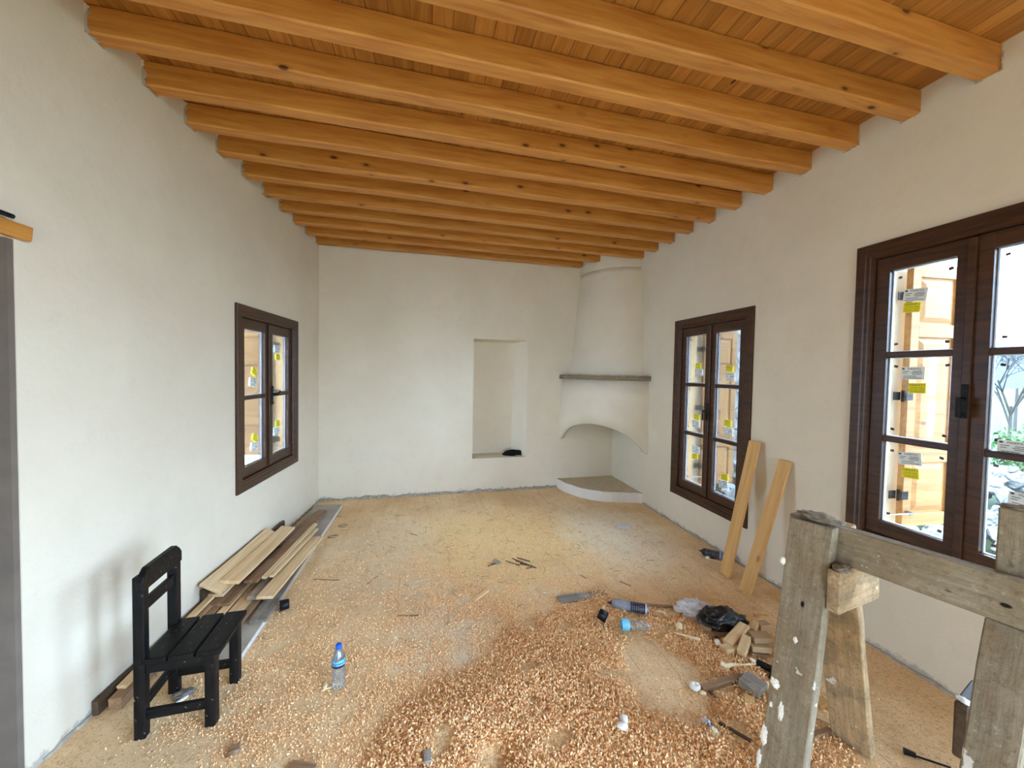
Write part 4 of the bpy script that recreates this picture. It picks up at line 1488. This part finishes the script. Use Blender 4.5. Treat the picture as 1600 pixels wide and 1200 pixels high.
def shavings(name, label, kern, count, thr, xr, yr, lo, hi, lift):
    """curled plane shavings as one mass"""
    X = RNG.uniform(*xr, count * 8)
    Y = RNG.uniform(*yr, count * 8)
    d = field(X, Y, kern)
    cl = np.array([mnoise.noise(V((a * 7, b * 7, 1.0))) for a, b in zip(X, Y)])
    keep = RNG.random(len(X)) < np.clip((d - thr) * (1 + 1.7 * cl), 0, 1)
    X, Y = X[keep][:count], Y[keep][:count]
    n = len(X)
    H = mound(X, Y)
    SEG = 4
    L = RNG.uniform(lo, hi, n)
    W = RNG.uniform(0.22, 0.42, n) * np.minimum(L, 0.02)
    curl = RNG.uniform(1.2, 4.2, n)
    yaw = RNG.uniform(0, 2 * np.pi, n)
    tilt = RNG.normal(0, 0.45, n)
    rollv = RNG.normal(0, 0.7, n)
    t = np.linspace(0, 1, SEG + 1)
    R = L / curl
    ang = curl[:, None] * t[None, :]
    px = R[:, None] * np.sin(ang)
    pz = R[:, None] * (1 - np.cos(ang))
    px -= px.mean(1, keepdims=True)
    pts = np.zeros((n, SEG + 1, 2, 3))
    for s in (0, 1):
        pts[:, :, s, 0] = px
        pts[:, :, s, 1] = (s - 0.5) * W[:, None] + t[None, :] * W[:, None] * 0.8
        pts[:, :, s, 2] = pz
    c, s_ = np.cos(rollv)[:, None, None], np.sin(rollv)[:, None, None]
    y, z = pts[..., 1].copy(), pts[..., 2].copy()
    pts[..., 1], pts[..., 2] = c * y - s_ * z, s_ * y + c * z
    c, s_ = np.cos(tilt)[:, None, None], np.sin(tilt)[:, None, None]
    x, z = pts[..., 0].copy(), pts[..., 2].copy()
    pts[..., 0], pts[..., 2] = c * x + s_ * z, -s_ * x + c * z
    c, s_ = np.cos(yaw)[:, None, None], np.sin(yaw)[:, None, None]
    x, y = pts[..., 0].copy(), pts[..., 1].copy()
    pts[..., 0], pts[..., 1] = c * x - s_ * y, s_ * x + c * y
    base = H + RNG.random(n) * np.where(H > 0.002, lift, 0.001) + 0.001
    pts[..., 2] += base[:, None, None] - pts[..., 2].min((1, 2))[:, None, None] * 0.8
    pts[..., 0] += X[:, None, None]
    pts[..., 1] += Y[:, None, None]
    vs = pts.reshape(-1, 3)
    b = (np.arange(n) * (SEG + 1) * 2)[:, None, None]
    k = (np.arange(SEG) * 2)[None, :, None]
    fs = (b + k + np.array([0, 1, 3, 2])[None, None, :]).reshape(-1, 4)
    me = bpy.data.meshes.new(name)
    me.vertices.add(len(vs))
    me.vertices.foreach_set('co', vs.astype(np.float32).ravel())
    me.loops.add(fs.size)
    me.loops.foreach_set('vertex_index', fs.astype(np.int32).ravel())
    me.polygons.add(len(fs))
    me.polygons.foreach_set('loop_start', np.arange(0, fs.size, 4, dtype=np.int32))
    me.polygons.foreach_set('use_smooth', np.ones(len(fs), dtype=bool))
    at_ = me.attributes.new('tone', 'FLOAT', 'POINT')
    at_.data.foreach_set('value', np.repeat(RNG.random(n), (SEG + 1) * 2).astype(np.float32))
    me.materials.append(M['shavings'])
    me.update(calc_edges=True)
    me.validate()
    o = new(name, me)
    tag(o, label, 'shavings', kind='stuff')
    return o


shavings('wood_shavings', 'thick layer of curled pine shavings heaped on the floor', KERN, 42000, 0.12, (-0.7, 2.5), (1.05, 2.9), 0.008, 0.020, 0.014)
shavings('scattered_shavings', 'thin scatter of pine shavings across the open floor', SPARSE, 52000, 0.0, (-1.3, 2.5), (1.0, 4.6), 0.004, 0.014, 0.001)


# fine dark and pale slivers nobody could count
def slivers(name, label, mat, n, x0, x1, y0, y1, lo, hi, cx, cy, sp):
    rd = random.Random(len(name))
    vs, fs = [], []
    for _ in range(n):
        x, y = rd.gauss(cx, sp), rd.gauss(cy, sp * 0.9)
        if not (x0 < x < x1 and y0 < y < y1):
            continue
        L, w, a = rd.uniform(lo, hi), rd.uniform(0.0012, 0.003), rd.uniform(0, math.pi)
        bend = rd.uniform(-0.5, 0.5)
        pts = [V((x, y, 0))]
        for s in range(3):
            a += bend
            pts.append(pts[-1] + V((math.cos(a), math.sin(a), 0)) * L / 3)
        o = len(vs)
        for p_ in pts:
            nn = V((-math.sin(a), math.cos(a), 0)) * w / 2
            vs += [p_ - nn + V((0, 0, 0.001)), p_ + V((0, 0, 0.001 + w)), p_ + nn + V((0, 0, 0.001))]
        for s in range(3):
            for j in (0, 1):
                fs.append((o + s * 3 + j, o + s * 3 + j + 1, o + s * 3 + j + 4, o + s * 3 + j + 3))
    tag(new(name, mesh(name, vs, fs, [mat])), label, 'wood litter', kind='stuff')


slivers('dark_slivers', 'dark hair-thin wood slivers littering the middle of the floor', M['litter'], 300, -1.0, 2.5, 2.2, 4.9, 0.02, 0.09, 0.55, 3.5, 0.75)
slivers('pale_slivers', 'pale wood slivers littering the middle of the floor', M['litter_pale'], 700, -1.0, 2.5, 2.0, 4.8, 0.02, 0.08, 0.6, 3.3, 0.75)

# ---------------------------------------------------------------- offcuts, foam and rubbish by the trestle
OG = 'offcuts scattered by the trestle'


def offcut(label, a, b, W, H, mat, za=None, zb=None, cat='offcut', name='wood_offcut', group=OG, lift=0.0):
    """a, b: where the two ends of its top face are seen in the photo; the piece lies at that spot of the floor"""
    pa, pb = at(*a), at(*b)
    za = hz(pa.x, pa.y) * 0.6 + H / 2 + lift if za is None else za
    zb = hz(pb.x, pb.y) * 0.6 + H / 2 + lift if zb is None else zb
    pa, pb = at(*a, za + H * 0.3), at(*b, zb + H * 0.3)
    pa.z, pb.z = za, zb
    return tag(stick(name, pa, pb, W, H, M[mat], cuts=2, bev=0.0015), label, cat, group)


offcut('square brown block half under the black bin bag', (1093, 976), (1112, 983), 0.055, 0.05, 'brown_board')
offcut('reddish flat offcut in front of the black bin bag', (1106, 990), (1146, 985), 0.05, 0.02, 'brown_board', lift=0.01)
offcut('long pale offcut leaning on the rubbish heap', (1137, 1004), (1164, 975), 0.055, 0.024, 'pale_board', za=0.055, zb=0.105)
offcut('pale wedge-shaped block below the long leaning offcut', (1130, 1014), (1152, 1010), 0.055, 0.05, 'pale_board')
offcut('pale square block standing forward of the other offcuts', (1158, 1018), (1167, 993), 0.042, 0.05, 'pale_board', za=0.045, zb=0.085)
offcut('short pale stub behind the pale square block', (1176, 984), (1181, 970), 0.03, 0.04, 'pale_board', za=0.06, zb=0.085)
offcut('dull brown block on top of the stack beside the trestle leg', (1174, 993), (1204, 994), 0.07, 0.032, 'tan_board', za=0.085, zb=0.085)
offcut('dull brown block in the middle of the stack beside the trestle leg', (1171, 1006), (1200, 1008), 0.07, 0.032, 'tan_board', za=0.05, zb=0.05)
offcut('thin brown strip under the dull brown blocks', (1170, 1016), (1200, 1020), 0.06, 0.016, 'brown_board', za=0.024, zb=0.022)
offcut('thin flat strip on the bare floor behind the stacked blocks', (1178, 961), (1200, 962), 0.02, 0.012, 'lean')
offcut('long brown batten with cut end pointing at the bare patch', (1097, 1074), (1160, 1056), 0.032, 0.03, 'brown_board')
offcut('short tan block behind the stack, nearest the trestle leg', (1184, 976), (1200, 974), 0.05, 0.04, 'tan_board')
offcut('small reddish stub between the white foam and the pale wedge', (1128, 996), (1133, 1003), 0.02, 0.02, 'lean', za=0.045, zb=0.03)
offcut('broken tan piece on the shavings above the foam gun', (1150, 1030), (1166, 1026), 0.04, 0.016, 'tan_board', lift=0.01)
offcut('large grey split block at the edge of the shavings', (1160, 1056), (1192, 1078), 0.10, 0.055, 'grey_board')
offcut('clean pale block below the large grey split block', (1170, 1088), (1172, 1106), 0.05, 0.03, 'lean')
offcut('flat strip with pale face beside the clear plastic bag', (1041, 963), (1070, 953), 0.028, 0.014, 'pale_board')
offcut('long narrow strip reaching from the spray can to the clear bag', (1000, 944), (1068, 948), 0.014, 0.016, 'brown_board')
offcut('thin dark stick slanting away from the foil wrapper', (1124, 1128), (1174, 1157), 0.012, 0.012, 'dark_board', lift=0.026)
offcut('small dark splinter under the brown batten end', (1106, 1078), (1119, 1090), 0.012, 0.008, 'dark_board', lift=0.006)
offcut('pale square piece seen between the trestle legs', (1274, 1098), (1291, 1093), 0.045, 0.024, 'lean')
offcut('pale splintered strip seen between the trestle legs', (1268, 1114), (1298, 1128), 0.03, 0.012, 'pale_board')
offcut('brown batten seen low between the trestle legs', (1262, 1152), (1298, 1139), 0.024, 0.02, 'brown_board')
offcut('flat grey board half buried behind the shavings', (872, 936), (946, 926), 0.075, 0.016, 'grey_board', group='')
offcut('small brown block alone on the floor in front of the chair', (357, 1172), (375, 1166), 0.035, 0.022, 'brown_board', group='')
offcut('flat brown board end at the bottom edge near the small brown block', (446, 1206), (486, 1212), 0.09, 0.014, 'brown_board', group='')
offcut('small grey block lying in the shavings at the bottom edge', (668, 1172), (668, 1192), 0.03, 0.03, 'grey_board', group='')
offcut('short pale stick lying between the water bottle and the bundle of splinters', (702, 962), (702, 975), 0.014, 0.012, 'pale_board', group='')
offcut('pale forked chip in the middle of the floor', (742, 936), (762, 921), 0.03, 0.012, 'pale_board', group='')
offcut('small pale chip left of the forked chip', (713, 925), (719, 929), 0.022, 0.012, 'pale_board', group='')
offcut('small grey block with dark end among the splinters', (772, 874), (780, 879), 0.028, 0.02, 'grey_board', group='')
for a, b in (((800, 872), (838, 887)), ((808, 871), (828, 877)), ((822, 888), (831, 886)), ((790, 876), (812, 883)), ((762, 884), (774, 880)), ((812, 880), (836, 886)), ((806, 876), (818, 880))):
    offcut('thin dark splinter in the small bundle on the open floor', a, b, 0.008, 0.007, 'dark_board', name='wood_splinter', cat='splinter', group='splinters on the open floor')
for a, b in (((490, 905), (530, 906)), ((620, 962), (655, 961)), ((1050, 1000), (1062, 1003)), ((870, 960), (886, 968)), ((905, 898), (916, 903)), ((968, 908), (986, 915)), ((640, 833), (652, 836)), ((574, 912), (590, 900))):
    offcut('thin stray splinter lying alone on the dusty floor', a, b, 0.007, 0.006, 'brown_board', name='wood_splinter', cat='splinter', group='stray splinters')


def foam(label, px, size, mat='foam', seed=0, z=0.0, amp=0.3):
    p = at(*px)
    h = hz(p.x, p.y)
    p = at(*px, h + 0.01)
    o = new('foam_lump', blob_mesh('foam_lump', size, M[mat], amp, 1.7, 3, seed, flat=0.7))
    o.location = (p.x, p.y, h + z + (0.008 if h > 0.004 else 0))
    o.rotation_euler = (0, 0, seed * 1.3)
    return tag(o, label, 'foam', 'lumps of cured foam')


foam('oval white foam lump in front of the black bin bag', (1122, 1007), (0.028, 0.018, 0.016), 'foam_white', 1)
foam('pale foam lump behind the spray can next to the narrow strip', (1033, 958), (0.034, 0.016, 0.014), 'foam', 2)
foam('pale foam lump standing in the shavings left of the bin bag', (1061, 982), (0.015, 0.02, 0.024), 'foam', 3)
p = at(1086, 1072, 0.02)
ringp = [V((0.017 * math.cos(t), 0.015 * math.sin(t), 0.013)) for t in np.linspace(0, 2 * math.pi, 17)]
o = new('foam_ring', tube('foam_ring', ringp, [0.0115 * random.uniform(0.85, 1.2) for _ in ringp], M['foam_white'], 8))
o.location = (p.x, p.y, hz(p.x, p.y) + 0.006)
tag(o, 'round white foam ring at the end of the brown batten', 'foam', 'lumps of cured foam')
foam('small pale foam lump just below the round foam ring', (1098, 1081), (0.02, 0.014, 0.01), 'foam', 5)
foam('upper of two white foam lumps on the shavings heap', (975, 1127), (0.024, 0.018, 0.015), 'foam_white', 6)
foam('lower of two white foam lumps on the shavings heap', (972, 1138), (0.026, 0.018, 0.015), 'foam_white', 7)
foam('cream foam lump under the foil wrapper', (1116, 1146), (0.024, 0.018, 0.012), 'foam', 8)
foam('pale foam lump on the floor behind the water bottle', (508, 1071), (0.022, 0.01, 0.008), 'foam', 11)
foam('small foam lump on the spray can behind the leaning board', (1106, 871), (0.018, 0.014, 0.012), 'foam_white', 12)


def foam_string(label, pxs, radii, mat='foam', lift=0.008):
    pts = []
    for p_ in pxs:
        q_ = at(*p_)
        h = hz(q_.x, q_.y) + lift
        h += 0.010 if h - lift > 0.004 else 0
        q_ = at(*p_, h)
        q_.z = h
        pts.append(q_)
    fine_, rr = [], []
    for i in range(len(pts) - 1):
        for t in range(4):
            fine_.append(pts[i].lerp(pts[i + 1], t / 4))
            rr.append((radii[i] + (radii[i + 1] - radii[i]) * t / 4) * random.uniform(0.85, 1.15))
    fine_.append(pts[-1])
    rr.append(radii[-1])
    return tag(new('foam_string', tube('foam_string', fine_, rr, M[mat], 8)), label, 'foam', 'strings of cured foam')


foam_string('cream foam string lying left of the oval white lump', [(1053, 988), (1070, 993), (1084, 997), (1094, 1000)], [0.004, 0.006, 0.009, 0.011])
foam_string('cream foam string with a thick knob at its end beside the large grey block', [(1127, 1037), (1134, 1041), (1142, 1039), (1160, 1039), (1182, 1037)], [0.016, 0.013, 0.010, 0.006, 0.005])
foam_string('curved cream foam string in front of the foil wrapper', [(1085, 1139), (1094, 1147), (1104, 1152), (1116, 1156)], [0.005, 0.007, 0.007, 0.006])
foam_string('thin pale foam string beside the blue and black can', [(1108, 873), (1122, 877), (1136, 882)], [0.003, 0.003, 0.003], lift=0.003)
foam_string('pale thin foam string at the foot of the water bottle', [(502, 1079), (514, 1075), (522, 1073)], [0.003, 0.004, 0.004], lift=0.004)
foam_string('pale stick-like foam string under the chair', [(264, 1107), (276, 1099), (294, 1087)], [0.007, 0.008, 0.007], 'foam_white', lift=0.008)

# bags
p = at(1128, 982, 0.0)
o = new('bin_bag', blob_mesh('bin_bag', (0.125, 0.075, 0.075), M['blackbag'], 0.24, 1.7, 5, 3, sharp=True, flat=0.55))
o.location = (p.x, p.y, hz(p.x, p.y) * 0.6 + 0.004)
o.rotation_euler = (0, 0.05, math.radians(-12))
tag(o, 'crumpled black bin bag on the offcuts', 'bag')
p = at(1086, 959, 0.0)
o = new('plastic_bag', blob_mesh('plastic_bag', (0.085, 0.05, 0.045), M['film'], 0.5, 2.6, 5, 8, sharp=True, flat=0.5))
o.location = (p.x, p.y, hz(p.x, p.y) * 0.6 + 0.002)
o.rotation_euler = (0, 0, math.radians(-25))
tag(o, 'crumpled clear plastic bag beside the black bin bag', 'bag')

# foil wrapper
k = NT('blue_silver_foil')
n = k.noise(k.coord(), 34, 3)
k.p.inputs['Metallic'].default_value = 0.7
M['foil'] = k.out(k.mix(k.ramp(n, 0.45, 0.55), lin(60, 84, 130), lin(216, 220, 228)), 0.3)
p = at(1112, 1134, 0.03)
vs, fs = [], []
for j in range(9):
    for i in range(6):
        x, y = (i / 5 - 0.5) * 0.032, (j / 8 - 0.5) * 0.085
        vs.append((x, y, 0.012 + 0.010 * mnoise.noise(V((x * 80, y * 50, 0))) + 0.006 * math.sin(i * 1.4)))
for j in range(8):
    for i in range(5):
        a = j * 6 + i
        fs.append((a, a + 1, a + 7, a + 6))
o = new('foil_wrapper', mesh('foil_wrapper', vs, fs, [M['foil']]))
o.modifiers.new('thickness', 'SOLIDIFY').thickness = 0.0006
o.location = (p.x, p.y, hz(p.x, p.y) + 0.004)
o.rotation_euler = (0.1, 0.15, math.radians(24))
tag(o, 'crumpled silver and blue foil wrapper on the shavings', 'wrapper')

# foam gun by the stacked blocks
p0, p1 = at(1172, 1030, 0.03), at(1202, 1044, 0.03)
fg = empty('foam_gun', ((p0.x + p1.x) / 2, (p0.y + p1.y) / 2, 0.0))
tag(fg, 'foam gun with pale barrel and black grip beside the stacked blocks', 'tool')
L0 = fg.location
bm = bmesh.new()
bm_cyl(bm, p0 - L0, (p0 - L0).lerp(p1 - L0, 0.62), 0.009, 0.011, 12)
new('barrel', from_bm('barrel', bm, M['foam_white']), fg)
bm = bmesh.new()
dd = (p1 - p0).normalized()
bm_box(bm, (p0 - L0).lerp(p1 - L0, 0.75), (0.075, 0.026, 0.03), basis((0, 0, 0), dd), bev=0.005)
bm_box(bm, (p0 - L0).lerp(p1 - L0, 0.95) + V((0.0, -0.03, -0.008)), (0.026, 0.09, 0.024), basis((0, 0, 0), dd), bev=0.006)
new('grip', from_bm('grip', bm, M['blackplastic']), fg)

# small black tool on the floor under the trestle
p0, p1 = at(1412, 1174, 0.01), at(1450, 1189, 0.01)
sd = empty('screwdriver', (p0.x, p0.y, 0))
tag(sd, 'black handled screwdriver on the bare floor under the trestle', 'tool')
L0 = sd.location
bm = bmesh.new()
bm_cyl(bm, p0 - L0 + V((0, 0, 0.003)), (p0 - L0).lerp(p1 - L0, 0.5) + V((0, 0, 0.003)), 0.013, 0.010, 12)
new('grip', from_bm('grip', bm, M['blackplastic']), sd)
bm = bmesh.new()
bm_cyl(bm, (p0 - L0).lerp(p1 - L0, 0.45), (p1 - L0) * 1.9, 0.004, 0.004, 8)
new('shaft', from_bm('shaft', bm, M['iron']), sd)

# small things by the walls
p = at(975, 823)
o = new('lid', lathe('lid', [(0.0, 0.008), (0.060, 0.008), (0.066, 0.006), (0.067, 0.0)], M['panel_edge'], 28))
o.location = (p.x, p.y, 0.001)
tag(o, 'flat round grey lid lying on the floor near the fireplace', 'lid')
o = new('cloth_bundle', blob_mesh('cloth_bundle', (0.15, 0.06, 0.05), M['cloth'], 0.28, 2.2, 4, 4, flat=0.55))
p = on_plane(801, 709, (1.16, 5.16, 0.46), (0, 1, 0))
o.location = (1.165, 5.17, NI[2] + 0.002)
tag(o, 'black cloth bundle lying on the niche sill', 'cloth')
bm = bmesh.new()
bm_box(bm, (0, 0, 0.009), (0.08, 0.03, 0.018), bev=0.003)
o = new('plaster_chip', from_bm('plaster_chip', bm, M['mortar']))
o.location = (1.21, 5.085, NI[2] + 0.001)
tag(o, 'small grey plaster chip in front of the black bundle', 'chip')
p = at(186, 1082)
o = new('plaster_chip', blob_mesh('plaster_chip', (0.03, 0.02, 0.02), M['foam_white'], 0.4, 2, 3, 5, flat=0.5))
o.location = (p.x + 0.025, p.y, 0)
tag(o, 'white plaster chip at the foot of the wall behind the chair', 'chip')
p = at(283, 1092)
o = new('rag', blob_mesh('rag', (0.045, 0.03, 0.016), M['cement'], 0.4, 2.2, 4, 6, flat=0.5))
o.location = (p.x, p.y + 0.02, 0)
tag(o, 'crumpled grey rag on the floor under the chair', 'rag')
for px, py, lb in ((520, 839, 'dark wire loop on the floor near the grey panel'), (536, 822, 'second dark wire loop, closer to the far wall')):
    c = at(px, py)
    P = [c + V((math.cos(t) * 0.045, math.sin(t) * 0.03, 0.003 + 0.002 * math.sin(t * 2))) for t in np.linspace(0, 5.6, 16)]
    tag(new('wire_loop', tube('wire_loop', P, 0.002, M['iron'], 6)), lb, 'wire')

# ---------------------------------------------------------------- outside
def ground_grid(name, x0, x1, y0, y1, n, fz, mat):
    vs, fs = [], []
    for j in range(n + 1):
        for i in range(n + 1):
            x, y = x0 + (x1 - x0) * i / n, y0 + (y1 - y0) * j / n
            vs.append((x, y, fz(x, y)))
    for j in range(n):
        for i in range(n):
            a = j * (n + 1) + i
            fs.append((a, a + 1, a + n + 2, a + n + 1))
    o = new(name, mesh(name, vs, fs, [mat], smooth=True))
    o['kind'] = 'structure'
    return o


gz = lambda x, y: -0.25 + 0.05 * mnoise.noise(V((x * 0.4, y * 0.4, 0))) + 0.02 * max(0, x - 8)
ground_grid('ground_outside', XR + WT + 0.02, 60, -30, 40, 60, gz, M['grass'])
ground_grid('ground_yard', -30, lx(0) - WT - 0.1, -20, 30, 20, lambda x, y: -0.3, M['ext'])
ground_grid('ground_front', -10, 12, -14, yl - WT - 0.02, 10, lambda x, y: -0.12, M['grass'])
# hill
vs, fs = [], []
N = 60
for i in range(N + 1):
    a = math.radians(-20 + 110 * i / N)
    for r, s in ((70, 0.0), (95, 0.55), (130, 1.0), (170, 0.9)):
        hgt = 7 + 5 * mnoise.noise(V((i * 0.11, 3, 0))) + 1.2 * mnoise.noise(V((i * 0.6, 1, 0)))
        vs.append((math.cos(a) * r, math.sin(a) * r, -1 + s * hgt * 1.5))
for i in range(N):
    for j in range(3):
        k_ = i * 4 + j
        fs.append((k_, k_ + 4, k_ + 5, k_ + 1))
o = new('hill', mesh('hill', vs, fs, [M['hill']], smooth=True))
o['kind'] = 'structure'


def rubble(name, label, spots, size, seed):
    rd = random.Random(seed)
    bm = bmesh.new()
    for x, y, z in spots:
        r = bmesh.ops.create_icosphere(bm, subdivisions=1, radius=1)
        s = (size * rd.uniform(0.6, 1.4), size * rd.uniform(0.6, 1.4), size * rd.uniform(0.4, 0.9))
        m_ = Matrix.Translation((x, y, z)) @ Matrix.Rotation(rd.uniform(0, 6), 4, V((rd.random(), rd.random(), rd.random() + 0.1)).normalized()) @ Matrix.Diagonal((*s, 1))
        bmesh.ops.transform(bm, matrix=m_, verts=r['verts'])
    tag(new(name, from_bm(name, bm, M['stone'])), label, 'rubble', kind='stuff')


rd = random.Random(8)
sp = []
for _ in range(700):
    x, y = rd.uniform(4.3, 8.5), rd.uniform(0.4, 6.5)
    hb = 0.55 * max(0, min(1, (x - 4.3) / 2.6))
    sp.append((x, min(y, 5.9), -0.2 + hb * rd.uniform(0.5, 1.0)))
rubble('stone_rubble', 'bank of pale stone rubble outside the large window', sp, 0.13, 2)
# rubble stone wall of the neighbouring plot, seen beside the middle shutter
bm = bmesh.new()
bm_box(bm, (6.4, 6.6, 1.1), (6.2, 0.5, 2.9))
for v in bm.verts:
    v.co.z += 0.0
tag(new('stone_wall', from_bm('stone_wall', bm, M['stone'])), 'pale rubble stone wall standing outside behind the middle shutter', 'stone wall')
# green tarpaulin
vs, fs = [], []
for j in range(15):
    for i in range(15):
        u, v = i / 14, j / 14
        vs.append((5.0 + u * 1.1, 1.5 + v * 0.6 + u * 0.5, 0.15 + 0.3 * u + 0.06 * mnoise.noise(V((u * 4, v * 5, 0)))))
for j in range(14):
    for i in range(14):
        a = j * 15 + i
        fs.append((a, a + 1, a + 16, a + 15))
o = new('tarpaulin', mesh('tarpaulin', vs, fs, [M['tar']], smooth=True))
o.modifiers.new('thickness', 'SOLIDIFY').thickness = 0.006
tag(o, 'green tarpaulin draped over the rubble outside the large window', 'tarpaulin')


def bare_tree(label, x, y, h, seed):
    rd = random.Random(seed)
    vs, fs = [], []

    def limb(a, b, r0, r1):
        q_ = (b - a).to_track_quat('Z', 'Y').to_matrix()
        o_ = len(vs)
        for p_, r_ in ((a, r0), (b, r1)):
            for k_ in range(5):
                t = 2 * math.pi * k_ / 5
                vs.append(p_ + q_ @ V((math.cos(t) * r_, math.sin(t) * r_, 0)))
        for k_ in range(5):
            l_ = (k_ + 1) % 5
            fs.append((o_ + k_, o_ + l_, o_ + 5 + l_, o_ + 5 + k_))

    def grow(p_, d, L, r, lev):
        e = p_ + d * L
        limb(p_, e, r, r * 0.7)
        if lev == 0:
            return
        for _ in range(3 if lev > 1 else 4):
            nd = (d + V((rd.uniform(-1, 1), rd.uniform(-1, 1), rd.uniform(-0.35, 0.6))) * 0.85).normalized()
            grow(p_.lerp(e, rd.uniform(0.55, 1)), nd, L * rd.uniform(0.6, 0.85), r * 0.6, lev - 1)
    grow(V((0, 0, 0)), V((0, 0, 1)), h * 0.3, h * 0.010, 5)
    o = new('bare_tree', mesh('bare_tree', vs, fs, [M['bark']]))
    o.location = (x, y, gz(x, y) - 0.05)
    return tag(o, label, 'tree', 'bare trees outside')


bare_tree('bare branched tree outside, nearest the large window', 13.6, 6.4, 4.0, 3)
bare_tree('bare branched tree outside, the middle one beyond the rubble', 15.5, 6.6, 4.4, 5)
bare_tree('bare branched tree outside, farthest from the large window', 18.5, 8.6, 4.8, 7)


def bush(label, x, y, z, sx, sz, n, seed):
    rd = random.Random(seed)
    vs, fs = [], []
    for _ in range(n):
        d = V((rd.gauss(0, 1), rd.gauss(0, 1), rd.gauss(0, 1))).normalized() * rd.uniform(0.4, 1)
        c = V((d.x * sx, d.y * sx, (d.z + 1) * sz * 0.5))
        a = V((rd.uniform(-1, 1), rd.uniform(-1, 1), rd.uniform(-1, 1))).normalized()
        b_ = a.cross(V((rd.uniform(-1, 1), rd.uniform(-1, 1), rd.uniform(-1, 1)))).normalized()
        s = rd.uniform(0.03, 0.06)
        o_ = len(vs)
        vs += [c - a * s, c + b_ * s * 0.5, c + a * s, c - b_ * s * 0.5]
        fs.append((o_, o_ + 1, o_ + 2, o_ + 3))
    o = new('bush', mesh('bush', vs, fs, [M['leaf']]))
    o.location = (x, y, z)
    return tag(o, label, 'bush', 'leafy bushes outside')


bush('leafy bush on the rubble outside, behind the green tarpaulin', 9.8, 4.2, -0.2, 0.9, 0.9, 1400, 3)
bush('leafy bush on the rubble outside, beyond the first one', 12.0, 4.9, -0.2, 1.0, 1.0, 1400, 4)

# eaves of pale boards over the windows, on both sides of the house
for nm, x0, x1, r0 in (('roof_eave', XR + WT + 0.005, XR + WT + 0.28, 1),):
    bm = bmesh.new()
    bm_box(bm, ((x0 + x1) / 2, 2.9, 2.86), (abs(x1 - x0), 4.6, 0.03), Matrix.Rotation(math.radians(9 * r0), 3, 'Y'))
    tag(new(nm, from_bm(nm, bm, M['pine'])), 'pale boarded eave above the windows of the window wall' , 'eave', kind='structure')
